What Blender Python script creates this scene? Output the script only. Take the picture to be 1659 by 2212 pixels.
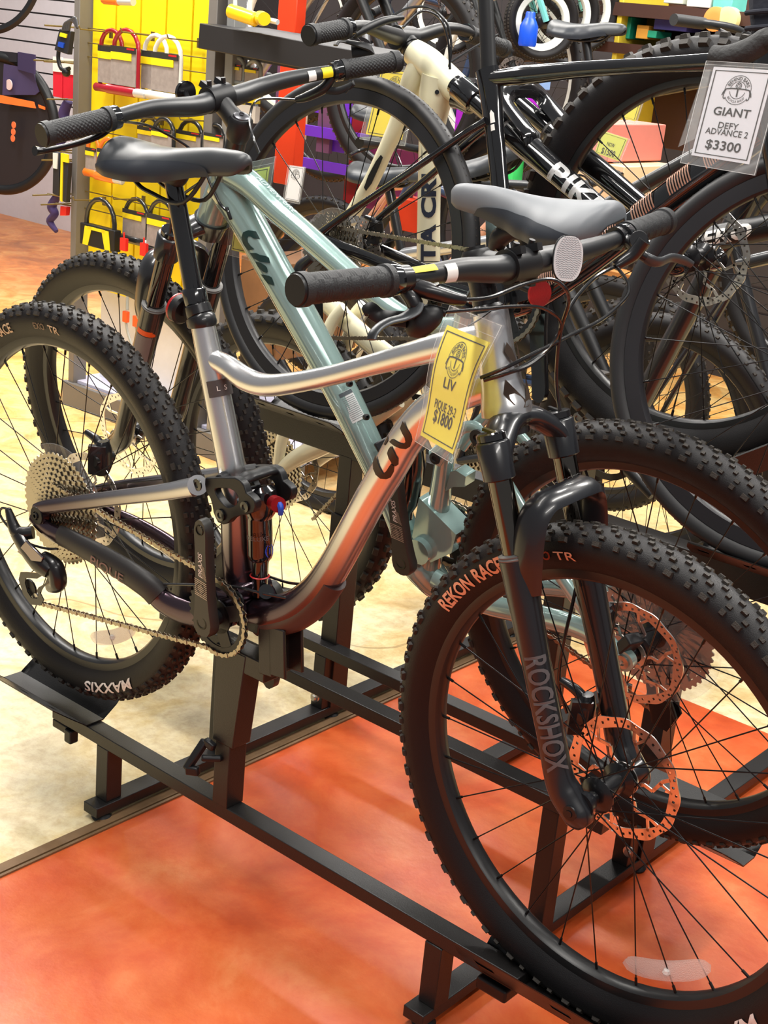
import bpy, math, random
from math import pi, sin, cos, radians, sqrt, atan2, hypot
from mathutils import Vector, Matrix
for _o in list(bpy.data.objects): bpy.data.objects.remove(_o)
sc = bpy.context.scene
COL = sc.collection
V = Vector
# ------------------------------------------------------------------ camera
FPX = 3066.45
CAM = V((1.9789, -1.5383, 1.4822))
YAW, PITCH, ROLL = -0.6795, 0.3360, 0.0948
_f = V((sin(YAW)*cos(PITCH), cos(YAW)*cos(PITCH), -sin(PITCH)))
_r = V((cos(YAW), -sin(YAW), 0)); _u = _r.cross(_f)
RGT = cos(ROLL)*_r + sin(ROLL)*_u
UPV = -sin(ROLL)*_r + cos(ROLL)*_u
FWD = _f
cd = bpy.data.cameras.new('camera'); cam = bpy.data.objects.new('camera', cd); COL.objects.link(cam)
cam.matrix_world = Matrix(((RGT.x, UPV.x, -FWD.x, CAM.x), (RGT.y, UPV.y, -FWD.y, CAM.y), (RGT.z, UPV.z, -FWD.z, CAM.z), (0, 0, 0, 1)))
cd.sensor_fit = 'VERTICAL'; cd.sensor_height = 36; cd.lens = FPX/2212*36; cd.clip_end = 60
sc.camera = cam
# ------------------------------------------------------------------ light
w = bpy.data.worlds.new('shop_air'); sc.world = w; w.use_nodes = True
w.node_tree.nodes['Background'].inputs[0].default_value = (0.95, 0.97, 1.0, 1)
w.node_tree.nodes['Background'].inputs[1].default_value = 0.19
def lamp(loc, sx, sy, power, col=(1, 0.96, 0.9), rot=(0, 0, 0)):
    l = bpy.data.lights.new('ceiling_light', 'AREA'); l.shape = 'RECTANGLE'; l.size = sx; l.size_y = sy; l.energy = power; l.color = col
    o = bpy.data.objects.new('ceiling_light', l); COL.objects.link(o); o.location = loc; o.rotation_euler = rot
for lx, ly, sx, sy, pw in ((0.2, -0.6, 0.25, 2.2, 75), (1.9, 0.9, 0.25, 2.2, 75), (-1.6, 0.9, 0.25, 2.2, 75), (0.6, 2.6, 0.25, 2.2, 90), (-2.2, 1.0, 2.2, 0.25, 80), (-1.6, 3.4, 2.2, 0.25, 90), (-0.5, 4.6, 2.4, 0.25, 90), (0.9, 3.9, 0.25, 2.2, 70), (-4.5, 2.2, 0.25, 2.2, 90), (-4.2, 4.8, 2.4, .25, 80), (3.4, -1.6, .25, 2.2, 70)):
    lamp((lx, ly, 3.3), sx, sy, pw*.82)
sc.view_settings.view_transform = 'Standard'; sc.view_settings.look = 'None'
sc.view_settings.exposure = 0.38; sc.view_settings.gamma = 1; sc.view_settings.use_curve_mapping = False
# ------------------------------------------------------------------ pixels to points
def ray(px, py): return (FWD*FPX + RGT*(px-829.5) - UPV*(py-1106)).normalized()
def atY(px, py, y): d = ray(px, py); return CAM + d*((y-CAM.y)/d.y)
def atZ(px, py, z): d = ray(px, py); return CAM + d*((z-CAM.z)/d.z)
def atD(px, py, dist): return CAM + ray(px, py)*dist
def depth(p): return (p-CAM).dot(FWD)
def m_of(p, wpx): return wpx*depth(p)/FPX
class Fr:   # a bike's own frame: x along the bike, y to its far side, z up, origin at the rear hub
    def __init__(s, o, yaw, lean, pitch):
        s.o = V(o); s.R = Matrix.Rotation(yaw, 3, 'Z') @ Matrix.Rotation(lean, 3, 'X') @ Matrix.Rotation(pitch, 3, 'Y'); s.Rt = s.R.transposed()
    def L(s, x, y, z): return s.o + s.R @ V((x, y, z))
    def P(s, px, py, Y=0.):
        d = s.Rt @ ray(px, py); c = s.Rt @ (CAM-s.o); return s.L(*(c + d*((Y-c.y)/d.y)))
    def loc(s, p): return s.Rt @ (p-s.o)
    def M(s, p=(0, 0, 0), rot=None):
        m = s.R if rot is None else s.R @ rot
        return Matrix.Translation(s.L(*p)) @ m.to_4x4()
# ------------------------------------------------------------------ materials
MATS = {}
def mat(name, col, rough=.5, metal=0., coat=0., bump=0., bscale=200., var=.06, alpha=1., trans=0., emis=0., spec=.5, vscale=30):
    if name in MATS: return MATS[name]
    m = bpy.data.materials.new(name); m.use_nodes = True; nt = m.node_tree; b = nt.nodes['Principled BSDF']
    tc = nt.nodes.new('ShaderNodeTexCoord'); nz = nt.nodes.new('ShaderNodeTexNoise'); nz.inputs['Scale'].default_value = vscale; nz.inputs['Detail'].default_value = 4
    nt.links.new(tc.outputs['Object'], nz.inputs['Vector'])
    mx = nt.nodes.new('ShaderNodeMix'); mx.data_type = 'RGBA'
    mx.inputs[6].default_value = (*[c*(1-var) for c in col], 1); mx.inputs[7].default_value = (*[min(1, c*(1+var)) for c in col], 1)
    nt.links.new(nz.outputs['Fac'], mx.inputs[0]); nt.links.new(mx.outputs[2], b.inputs['Base Color'])
    b.inputs['Roughness'].default_value = rough; b.inputs['Metallic'].default_value = metal
    b.inputs['Coat Weight'].default_value = coat; b.inputs['Coat Roughness'].default_value = .06
    b.inputs['Specular IOR Level'].default_value = spec
    if alpha < 1: b.inputs['Alpha'].default_value = alpha
    if trans: b.inputs['Transmission Weight'].default_value = trans; b.inputs['IOR'].default_value = 1.3
    if emis: b.inputs['Emission Color'].default_value = (*col, 1); b.inputs['Emission Strength'].default_value = emis
    if bump:
        n2 = nt.nodes.new('ShaderNodeTexNoise'); n2.inputs['Scale'].default_value = bscale; nt.links.new(tc.outputs['Object'], n2.inputs['Vector'])
        bp = nt.nodes.new('ShaderNodeBump'); bp.inputs['Strength'].default_value = bump; bp.inputs['Distance'].default_value = .002
        nt.links.new(n2.outputs['Fac'], bp.inputs['Height']); nt.links.new(bp.outputs['Normal'], b.inputs['Normal'])
    MATS[name] = m; return m
def s2l(r, g, b):
    f = lambda c: (c/255/12.92 if c/255 <= .04045 else ((c/255+.055)/1.055)**2.4)
    return (f(r), f(g), f(b))
def fade_paint(name, c0, c1, z0, z1, rough, metal, coat):   # paint fading from one colour into another along the height, in world units of the object
    m = mat(name, c0, rough, metal, coat); nt = m.node_tree; b = nt.nodes['Principled BSDF']
    g = nt.nodes.new('ShaderNodeNewGeometry'); sp = nt.nodes.new('ShaderNodeSeparateXYZ'); mr = nt.nodes.new('ShaderNodeMapRange'); mr.interpolation_type = 'SMOOTHSTEP'
    mr.inputs['From Min'].default_value = z0; mr.inputs['From Max'].default_value = z1
    nt.links.new(g.outputs['Position'], sp.inputs[0]); nt.links.new(sp.outputs['Z'], mr.inputs['Value'])
    mx = nt.nodes.new('ShaderNodeMix'); mx.data_type = 'RGBA'; mx.inputs[6].default_value = (*c0, 1); mx.inputs[7].default_value = (*c1, 1)
    nt.links.new(mr.outputs['Result'], mx.inputs[0]); nt.links.new(mx.outputs[2], b.inputs['Base Color'])
    return m
RUB = mat('tyre_rubber', s2l(22, 20, 22), .5, spec=.3, bump=.25, bscale=900)
RUBT = mat('tread_rubber', s2l(44, 39, 34), .6, spec=.4, bump=.4, bscale=700)
BLK = mat('black_anodised', (.012, .012, .014), .32, .3, coat=.3)
MBLK = mat('matte_black', (.009, .0095, .011), .42, spec=.4)
GBLK = mat('gloss_black', (.006, .006, .007), .12, coat=1.)
BARB = mat('bar_black', (.016, .0175, .020), .4)
RIMB = mat('rim_black', (.012, .012, .013), .36)
GRIP = mat('grip_rubber', (.014, .015, .017), .6, bump=.3, bscale=500)
SADL = mat('saddle_skin', (.045, .050, .055), .45)
SADG = mat('saddle_grey', (.13, .14, .155), .5)
RACK = mat('rack_powder_coat', (.012, .011, .011), .38, bump=.15, bscale=600)
STEEL = mat('steel', (.55, .53, .5), .3, 1.)
CHAIN = mat('chain_steel', (.36, .31, .24), .33, 1.)
CASS = mat('cassette_steel', (.38, .345, .285), .3, 1.)
ROTR = mat('rotor_steel', (.75, .70, .66), .28, 1.)
SPOKE = mat('spoke_black', (.010, .010, .011), .35, .5)
CABLE = mat('cable_housing', (.01, .01, .011), .25, coat=.4)
CLEAR = mat('clear_plastic', (.95, .95, .93), .08, alpha=.12, spec=.8)
WHT = mat('white_ink', (.75, .74, .71), .5)
DKINK = mat('dark_ink', (.02, .02, .018), .6)
REDM = mat('red_anodised', (.35, .01, .015), .3, .6)
BLUM = mat('blue_plastic', (.01, .06, .45), .35)
YSTK = mat('yellow_sticker', s2l(240, 215, 20), .5)
OSTK = mat('orange_sticker', s2l(245, 95, 25), .5)
REFL = mat('white_reflector', (.85, .87, .89), .2, .25, coat=1.)
REFR = mat('red_reflector', (.42, .003, .003), .3, coat=.3, bump=.3, bscale=300)
# ------------------------------------------------------------------ mesh building
class MB:
    def __init__(s): s.v = []; s.f = []
    def add(s, vs, fs):
        n = len(s.v); s.v += [V(x) for x in vs]; s.f += [tuple(i+n for i in f) for f in fs]; return s
    def tube(s, path, rad, n=14, caps=True, squash=None, closed=False, up=None):
        path = [V(p) for p in path]; m = len(path)
        rad = [rad]*m if not isinstance(rad, (list, tuple)) else list(rad)
        tg = []
        for i in range(m):
            a = path[(i-1) % m] if (closed or i > 0) else path[i]; b = path[(i+1) % m] if (closed or i < m-1) else path[i]
            tg.append((b-a).normalized())
        x = V(up) if up is not None else (V((0, 1, 0)) if abs(tg[0].y) < .9 else V((0, 0, 1)))
        vs = []
        for i in range(m):
            x = (x - tg[i]*x.dot(tg[i])).normalized(); y = tg[i].cross(x)
            for k in range(n):
                a = 2*pi*k/n; ca, sa = cos(a), sin(a)
                if squash: ca *= squash[0]; sa *= squash[1]
                vs.append(path[i] + (x*ca + y*sa)*rad[i])
        fs = []
        for i in range(m if closed else m-1):
            j = (i+1) % m
            for k in range(n):
                l = (k+1) % n; fs.append((i*n+k, i*n+l, j*n+l, j*n+k))
        if caps and not closed: fs.append(tuple(range(n-1, -1, -1))); fs.append(tuple((m-1)*n+k for k in range(n)))
        return s.add(vs, fs)
    def smooth_tube(s, path, rad, n=14, sub=6, **k):
        p, r = spline(path, rad, sub); return s.tube(p, r, n, **k)
    def beam(s, a, b, w, h, up=(0, 0, 1)):   # rectangular tube from a to b, w across, h along up
        a, b = V(a), V(b); d = (b-a).normalized(); u = V(up); u = (u-d*u.dot(d)).normalized(); c = d.cross(u)
        vs = [q + c*sx*w/2 + u*sz*h/2 for q in (a, b) for sx, sz in ((-1, -1), (1, -1), (1, 1), (-1, 1))]
        return s.add(vs, [(3, 2, 1, 0), (4, 5, 6, 7), (0, 1, 5, 4), (1, 2, 6, 5), (2, 3, 7, 6), (3, 0, 4, 7)])
    def box(s, c, size, R=None):
        c = V(c); h = V(size)/2; vs = []
        for z in (-1, 1):
            for x, y in ((-1, -1), (1, -1), (1, 1), (-1, 1)):
                q = V((x*h.x, y*h.y, z*h.z)); vs.append(c + (R @ q if R is not None else q))
        return s.add(vs, [(3, 2, 1, 0), (4, 5, 6, 7), (0, 1, 5, 4), (1, 2, 6, 5), (2, 3, 7, 6), (3, 0, 4, 7)])
    def lathe(s, prof, o=(0, 0, 0), ax=(0, 1, 0), n=32, closed=False, a0=0, a1=2*pi):   # prof: (radius, along axis)
        o, ax = V(o), V(ax).normalized(); x = ax.cross(V((0, 0, 1)))
        x = V((1, 0, 0)) if x.length < .1 else x.normalized(); y = ax.cross(x)
        full = abs(a1-a0-2*pi) < 1e-6; m = len(prof); nn = n if full else n+1; vs = []
        for k in range(nn):
            a = a0+(a1-a0)*k/n; d = x*cos(a)+y*sin(a)
            vs += [o + d*r + ax*h for r, h in prof]
        fs = []
        for k in range(n):
            l = (k+1) % nn
            for i in range(m if closed else m-1):
                j = (i+1) % m; fs.append((k*m+i, k*m+j, l*m+j, l*m+i))
        return s.add(vs, fs)
    def cyl(s, a, b, r, r2=None, n=20): return s.tube([a, b], [r, r if r2 is None else r2], n)
    def prism(s, poly, ext):
        poly = [V(p) for p in poly]; e = V(ext); n = len(poly)
        return s.add(poly + [p+e for p in poly], [tuple(range(n-1, -1, -1)), tuple(range(n, 2*n))] + [(i, (i+1) % n, n+(i+1) % n, n+i) for i in range(n)])
    def ring_prism(s, outer, inner, ext):   # plate with a hole; outer and inner have the same count
        e = V(ext); n = len(outer); o = [V(p) for p in outer]; i_ = [V(p) for p in inner]
        vs = o + i_ + [p+e for p in o] + [p+e for p in i_]; fs = []
        for k in range(n):
            l = (k+1) % n
            fs += [(k, n+k, n+l, l), (2*n+k, 2*n+l, 3*n+l, 3*n+k), (k, l, 2*n+l, 2*n+k), (n+k, 3*n+k, 3*n+l, n+l)]
        return s.add(vs, fs)
    def ball(s, c, r, n=14, sc_=(1, 1, 1), R=None):
        c = V(c); vs = []; m = n//2
        for i in range(m+1):
            t = pi*i/m
            for k in range(n):
                a = 2*pi*k/n; q = V((sin(t)*cos(a)*r*sc_[0], sin(t)*sin(a)*r*sc_[1], cos(t)*r*sc_[2])); vs.append(c + (R @ q if R is not None else q))
        return s.add(vs, [(i*n+k, (i+1)*n+k, (i+1)*n+(k+1) % n, i*n+(k+1) % n) for i in range(m) for k in range(n)])
    def grid(s, fn, nu, nv, closed_u=False):
        vs = [fn(i/(nu if closed_u else nu-1), j/(nv-1)) for i in range(nu) for j in range(nv)]
        return s.add(vs, [(i*nv+j, ((i+1) % nu)*nv+j, ((i+1) % nu)*nv+j+1, i*nv+j+1) for i in range(nu if closed_u else nu-1) for j in range(nv-1)])
def spline(path, rad=None, sub=6):
    P = [V(p) for p in path]; n = len(P)
    R = None if rad is None else (list(rad) if isinstance(rad, (list, tuple)) else [rad]*n)
    out = []; ro = []
    for i in range(n-1):
        p0, p1, p2, p3 = P[max(i-1, 0)], P[i], P[i+1], P[min(i+2, n-1)]
        for k in range(sub):
            t = k/sub
            out.append(.5*((2*p1)+(p2-p0)*t+(2*p0-5*p1+4*p2-p3)*t*t+(3*p1-p0-3*p2+p3)*t**3))
            if R: ro.append(R[i]*(1-t)+R[i+1]*t)
    out.append(P[-1])
    if R: ro.append(R[-1])
    return (out, ro) if R else out
WM = {}   # world matrices of what has been placed
def link(o, parent, M):
    COL.objects.link(o)
    if parent is not None: o.parent = parent; o.matrix_basis = WM[parent.name].inverted() @ M
    else: o.matrix_basis = M
    WM[o.name] = M; return o
def meta(o, label=None, cat=None, group=None, kind=None):
    for k, v in (('label', label), ('category', cat), ('group', group), ('kind', kind)):
        if v: o[k] = v
    return o
def thing(name, label, cat, base, group=None):
    o = bpy.data.objects.new(name, None); o.empty_display_size = .05
    link(o, None, Matrix.Translation(V(base))); return meta(o, label, cat, group)
def obj(name, mb, m, parent=None, M=None, center=True, sharp=38, label=None, cat=None, group=None, kind=None, bevel=0):
    """M given: the shape's points are in M's space; otherwise they are world points"""
    vs = mb.v
    if M is None:
        if center and vs:
            lo = V([min(v[i] for v in vs) for i in range(3)]); hi = V([max(v[i] for v in vs) for i in range(3)]); c = (lo+hi)/2
            if parent is None: c.z = lo.z
            vs = [v-c for v in vs]; M = Matrix.Translation(c)
        else: M = Matrix.Identity(4)
    me = bpy.data.meshes.new(name); me.from_pydata([tuple(v) for v in vs], [], mb.f); me.update()
    import bmesh
    bm = bmesh.new(); bm.from_mesh(me); bmesh.ops.remove_doubles(bm, verts=bm.verts, dist=1e-6); bmesh.ops.recalc_face_normals(bm, faces=bm.faces); bm.to_mesh(me); bm.free()
    for p in me.polygons: p.use_smooth = True
    me.set_sharp_from_angle(angle=radians(sharp))
    me.materials.append(m)
    o = bpy.data.objects.new(name, me); link(o, parent, M)
    if bevel:
        b = o.modifiers.new('bevel', 'BEVEL'); b.width = bevel; b.segments = 2; b.limit_method = 'ANGLE'; b.angle_limit = radians(40)
    return meta(o, label, cat, group, kind)
def dup(o, parent, M):
    c = o.copy(); return link(c, parent, M)
_TX = {}
def glyphs(txt, off=0.0, shear=0.0, space=1.0, res=3):
    """flat outline mesh of a text, 1 unit high capitals: (verts, faces), x from 0 to width"""
    key = (txt, off, shear, space)
    if key in _TX: return _TX[key]
    cu = bpy.data.curves.new('t', 'FONT'); cu.body = txt; cu.size = 1.4; cu.offset = off; cu.shear = shear; cu.space_character = space; cu.resolution_u = res; cu.fill_mode = 'FRONT'
    o = bpy.data.objects.new('t', cu); COL.objects.link(o); dg = bpy.context.evaluated_depsgraph_get()
    me = bpy.data.meshes.new_from_object(o.evaluated_get(dg)); vs = [v.co.copy() for v in me.vertices]; fs = [tuple(p.vertices) for p in me.polygons]
    bpy.data.objects.remove(o); bpy.data.curves.remove(cu)
    import bmesh
    bm = bmesh.new(); bm.from_mesh(me); bmesh.ops.triangulate(bm, faces=bm.faces)
    for _ in range(3):
        le = [e for e in bm.edges if e.calc_length() > .34]
        if not le: break
        bmesh.ops.subdivide_edges(bm, edges=le, cuts=1); bmesh.ops.triangulate(bm, faces=[f for f in bm.faces if len(f.verts) > 3])
    bm.verts.index_update(); vs = [v.co.copy() for v in bm.verts]; fs = [tuple(v.index for v in f.verts) for f in bm.faces]; bm.free(); bpy.data.meshes.remove(me)
    x0 = min(v.x for v in vs); x1 = max(v.x for v in vs)
    vs = [V((v.x-x0, v.y, 0)) for v in vs]; _TX[key] = (vs, fs, x1-x0); return _TX[key]
def text(mb, txt, fn, h, width=None, align=0., off=0.0, shear=0.0, space=1.0):
    """fn(u, v) in metres -> point; text of capital height h, centred by align (0 = centred, -1 = starts at 0)"""
    vs, fs, w = glyphs(txt, off, shear, space); sx = h if width is None else width/w
    u0 = -w*sx/2 if align == 0 else (0 if align < 0 else -w*sx)
    return mb.add([fn(u0+v.x*sx, v.y*h) for v in vs], fs)
# ------------------------------------------------------------------ wheels (wheel space: axle along y, y<0 towards the camera)
def RY(a): return Matrix.Rotation(a, 4, 'Y')
def polar(r, a, y=0): return V((r*cos(a), y, r*sin(a)))
def tyre_profile(R, w, rb):     # half profile from the near bead over the crown to the far bead
    t = R-rb
    pts = [(rb, -.46), (rb+.18*t, -.78), (rb+.42*t, -.99), (rb+.62*t, -1.), (rb+.80*t, -.84), (rb+.92*t, -.55), (rb+.98*t, -.27), (R, 0)]
    pts = [(r, y*w) for r, y in pts]
    return pts + [(r, -y) for r, y in pts[-2::-1]]
def side_y(R, w, rb, r):        # near side wall position at radius r
    p = tyre_profile(R, w, rb)[:8]
    for (r0, y0), (r1, y1) in zip(p, p[1:]):
        if r0 <= r <= r1: return y0+(y1-y0)*(r-r0)/(r1-r0)
    return p[-1][1] if r > p[-1][0] else p[0][1]
def knob(mb, R, ang, y, tilt, lx, ly, h):   # a tread block: along the circumference lx, across ly
    base = polar(R, ang, y); rad = polar(1, ang); tan = V((-sin(ang), 0, cos(ang))); ax = V((0, 1, 0))
    n = (rad*cos(tilt)+ax*sin(tilt)); a = ax*cos(tilt)-rad*sin(tilt)
    vs = []
    for hh, k in ((-.0015, 1.08), (h, .84)):
        for sx, sy in ((-1, -1), (1, -1), (1, 1), (-1, 1)): vs.append(base+n*hh+tan*sx*lx/2*k+a*sy*ly/2*k)
    mb.add(vs, [(4, 5, 6, 7), (0, 1, 5, 4), (1, 2, 6, 5), (2, 3, 7, 6), (3, 0, 4, 7)])
TREADS = {}
def tyre_meshes(R, w, rb, kind, n=96):
    b = MB(); b.lathe(tyre_profile(R, w, rb), n=n)
    t = MB(); rnd = random.Random(3)
    if kind == 'race':
        N = 84
        for i in range(N):
            a = 2*pi*i/N; da = pi/N; e = i % 2
            for s in (-1, 1):
                knob(t, R-.0005, a+s*da*.25, s*(.0050 if e else .0062), s*.1, .0085, .0058, .0030)
                knob(t, R-.0022, a+da, s*(.0135 if e else .0115), s*.38, .0090 if e else .0065, .0055, .0032)
                knob(t, R-.0075, a+da*.3, s*(w*.70 if e else w*.64), s*.72, .0085, .0055, .0036)
                knob(t, R-.0150, a+da*(.6 if e else .4), s*w*(.90 if e else .86), s*1.02, .0125 if e else .0085, .0075, .0042)
    elif kind == 'big':
        N = 62
        for i in range(N):
            a = 2*pi*i/N; da = pi/N; e = i % 2
            for s in (-1, 1):
                knob(t, R-.0010, a+s*da*.5, s*.0085, s*.15, .015, .012, .0060)
                knob(t, R-.0150, a+da*.9, s*w*.84, s*.90, .019, .013, .0075)
    elif kind == 'trail':
        N = 62
        for i in range(N):
            a = 2*pi*i/N; da = pi/N; e = i % 2
            for s in (-1, 1):
                knob(t, R-.0010, a+s*da*.5, s*.0075, s*.15, .013, .010, .0055)
                knob(t, R-.0060, a+da, s*(w*.55), s*.6, .010, .008, .0055)
                knob(t, R-.0150, a+da*.2, s*w*.86, s*.95, .017, .010, .0068)
    elif kind == 'file':
        N = 150
        for i in range(N):
            a = 2*pi*i/N
            for s in (-1, 1):
                for q, (yy, dr, tl) in enumerate(((.35, .0016, .5), (.52, .0036, .7), (.68, .0062, .95))):
                    knob(t, R-dr, a+q*.01, s*w*yy, s*tl, .0035, .0022, .0009)
    elif kind == 'small':
        N = 70
        for i in range(N):
            a = 2*pi*i/N; da = pi/N
            for s in (-1, 1):
                knob(t, R-.0005, a+s*da*.4, s*.005, 0, .009, .006, .003)
                knob(t, R-.0075, a+da, s*w*.72, s*.8, .009, .007, .0035)
    return b, t
_WC = {}
def gear(mb, r, nt, y, th, rin, tooth=.0042, arms=0):
    n = nt*4; o, i_ = [], []
    for k in range(n):
        a = 2*pi*k/n; rr = r+tooth*.5 if k % 4 in (1, 2) else r-tooth*.5
        if k % 4 == 2: a -= .0*a
        o.append(polar(rr, a, y)); i_.append(polar(rin, a, y))
    mb.ring_prism(o, i_, (0, th, 0))
def cassette_mesh(big, small, n, y0, y1, tb, ts):
    mb = MB()
    for k in range(n):
        t = k/(n-1); r = small+(big-small)*t**1.25; nt = int(ts+(tb-ts)*t**1.25); y = y0+(y1-y0)*t
        gear(mb, r, nt, y, .0018, max(r-.0105, small*.6))
        if k > 2:     # spider: arms with slots between them
            rin = max(small*.9, (small+(big-small)*((k-3)/(n-1))**1.25)-.012); na = 12 if k > n-4 else 8
            for q in range(na):
                a = 2*pi*q/na + k*.21
                mb.prism([polar(r-.010, a-.07, y), polar(r-.010, a+.07, y), polar(rin, a+.22, y), polar(rin, a+.10, y)], (0, .0016, 0))
    mb.lathe([(small*.75, y0), (small*.75, y1)], n=20)
    return mb
def rotor_mesh(r, y, flip=1):
    mb = MB(); nseg = 144; rows = [r-.0145, r-.0105, r-.0065, r-.0028, r]
    th = .0018
    def wav(a, k): return rows[k] + (.0012*sin(a*12) if k == 4 else 0) - (.002*cos(a*6) if k == 0 else 0)
    for yy in (y, y+th):
        n0 = len(mb.v)
        for i in range(nseg):
            a = 2*pi*i/nseg
            for k in range(5): mb.v.append(polar(wav(a, k), a, yy))
        for i in range(nseg):
            j = (i+1) % nseg
            for k in range(4):
                hole = (k == 1 and i % 6 in (1,)) or (k == 2 and i % 6 == 4) or (k == 3 and i % 24 == 11)
                if not hole: mb.f.append((n0+i*5+k, n0+i*5+k+1, n0+j*5+k+1, n0+j*5+k))
    m = 5*nseg
    n0 = len(mb.v)-2*m
    for i in range(nseg):
        j = (i+1) % nseg
        for k in (0, 4): mb.f.append((n0+i*5+k, n0+j*5+k, n0+m+j*5+k, n0+m+i*5+k))
    for q in range(6):      # bent arms to the hub
        a = 2*pi*q/6
        pts = [(.021, a), (.034, a+.22*flip), (.048, a+.10*flip), (r-.024, a+.42*flip), (r-.011, a+.46*flip)]
        for (r0, a0), (r1, a1) in zip(pts, pts[1:]):
            p0, p1 = polar(r0, a0, y+th/2), polar(r1, a1, y+th/2); mb.beam(p0, p1, .0052, th, up=(0, 1, 0))
        p0, p1 = polar(r-.030, a+.38*flip, y+th/2), polar(r-.011, a+.20*flip, y+th/2); mb.beam(p0, p1, .004, th, up=(0, 1, 0))
    mb.lathe([(.017, y), (.025, y), (.025, y+th), (.017, y+th)], n=24, closed=True)
    for q in range(6): mb.cyl(polar(.022, 2*pi*q/6+.1, y-.002), polar(.022, 2*pi*q/6+.1, y), .0035, n=8)
    return mb
def wheel(bike, name, M, R=.370, w=.0285, rb=.312, rin=.297, tread='race', ns=28, rotor=None, rr=.09, cass=None, cm=None, disc=None, hubw=(.030, .030), hubr=.017, flr=.028, phase=0., texts=(), refl=None, label=None, detail=True, rimw=.0145, tmat=None, rimmat=None, low=False):
    """rim is the part; tyre, hub, spokes, rotor... hang on it"""
    rm = MB(); rm.lathe([(rin-.001, 0), (rin, -rimw*.55), (rin+.004, -rimw*.9), (rb-.004, -rimw), (rb+.003, -rimw), (rb+.003, -rimw*.8), (rb+.003, rimw*.8), (rb+.003, rimw), (rb-.004, rimw), (rin+.004, rimw*.9), (rin, rimw*.55)], n=64 if low else 96, closed=True)
    rim = obj(name, rm, rimmat or RIMB, bike, M=M, label=label)
    key = (R, w, rb, tread)
    if key not in TREADS:
        b, t = tyre_meshes(R, w, rb, tread, n=64 if low else 96); TREADS[key] = (obj('tyre', b, tmat or RUB, rim, M=M), obj('tread', t, RUBT, rim, M=M, sharp=20) if t.v else None)
    else:
        b, t = TREADS[key]; c = dup(b, rim, M)
        if tmat: c.data = c.data.copy(); c.data.materials[0] = tmat
        if t: dup(t, rim, M)
    hb = MB(); a, c = hubw
    hb.lathe([(.0085, -a-.020), (.0095, -a-.008), (flr*.75, -a-.006), (flr, -a-.001), (flr, -a+.002), (hubr, -a+.008), (hubr, c-.008), (flr, c-.002), (flr, c+.001), (flr*.75, c+.006), (.0095, c+.008), (.0085, c+.020)], n=24)
    obj('hub', hb, BLK, rim, M=M)
    if low:
        sm = MB()
        for i in range(ns):
            s = -1 if i % 2 else 1; aa = 2*pi*i/ns+phase; fy = -a if s < 0 else c; off = (.9 if (i//2) % 2 else -.9)
            sm.cyl(polar(flr*.9, aa+off, fy), polar(rin, aa, 0), .0011, n=4)
        obj('spokes', sm, SPOKE, rim, M=M)
    else:
        protos = {}
        for i in range(ns):
            s = -1 if i % 2 else 1; fy = -a if s < 0 else c; lead = (i//2) % 2; kk = (s, lead)
            if kk not in protos:
                sm = MB(); p0 = polar(flr*.9, 1.05 if lead else -1.05, fy); p1 = polar(rin+.001, 0, 0)
                sm.cyl(p0, p1, .00105, n=6); sm.cyl(p1+(p0-p1).normalized()*.013, p1, .0021, n=8)
                protos[kk] = obj('spoke', sm, SPOKE, rim, M=M @ RY(-(2*pi*i/ns+phase)))
            else: dup(protos[kk], rim, M @ RY(-(2*pi*i/ns+phase)))
    if rotor is not None:
        k = ('rot', rr, rotor)
        if k not in _WC: _WC[k] = obj('disc_rotor', rotor_mesh(rr, rotor), ROTR, rim, M=M)
        else: dup(_WC[k], rim, M)
    if cass:
        obj('cassette', cassette_mesh(*cass), cm or CASS, rim, M=M, sharp=25)
    if disc:
        d = MB(); d.lathe([(.022, disc[1]), (disc[0]-.004, disc[1]), (disc[0]-.001, disc[1]-.0012), (disc[0], disc[1]), (disc[0]-.001, disc[1]+.0012)], n=64); obj('spoke_guard', d, CLEAR, rim, M=M)
    for (txt, ang, r, h, m, kw) in texts:      # lettering on the near side wall, tops outward
        t = MB()
        def fn(u, v, ang=ang, r=r, rr_=None):
            q = r+v; aa = ang-u/(r+h/2); return polar(q, aa, side_y(R, w, rb, q)-.0017)
        kk = dict(kw); tn = kk.pop('name', 'sidewall_lettering')
        if kk.pop('band', None):
            bnd = MB(); a0, a1 = kk.pop('span'); bnd.grid(lambda u, v: polar(r-.004+(h+.008)*v, a0+(a1-a0)*u, side_y(R, w, rb, r-.004+(h+.008)*v)-.0004), 24, 4); obj('lettering_patch', bnd, kk.pop('bm'), rim, M=M)
        text(t, txt, fn, h, **kk); obj(tn, t, m, rim, M=M, sharp=60)
    if refl:
        ang, r0 = refl; q = MB(); n = 12
        def f(u, v):
            t = (u-.5)*2; half = .0135*sqrt(max(0, 1-abs(t)**5))+.0005; aa = ang+t*.28
            return polar(r0+(v-.5)*2*half, aa, -.004)
        g = MB(); g.grid(f, 26, 6); m0 = len(g.v)
        q.add(g.v+[v+V((0, .006, 0)) for v in g.v], g.f+[tuple(m0+i for i in ff) for ff in g.f])
        for k in range(26): pass
        q.ball(polar(r0, ang, -.005), .006, 8)
        obj('spoke_reflector', q, CREF, rim, M=M)
    return rim
CREF = mat('clear_reflector', (.9, .88, .86), .15, coat=1., bump=.8, bscale=500, alpha=.55)
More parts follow.
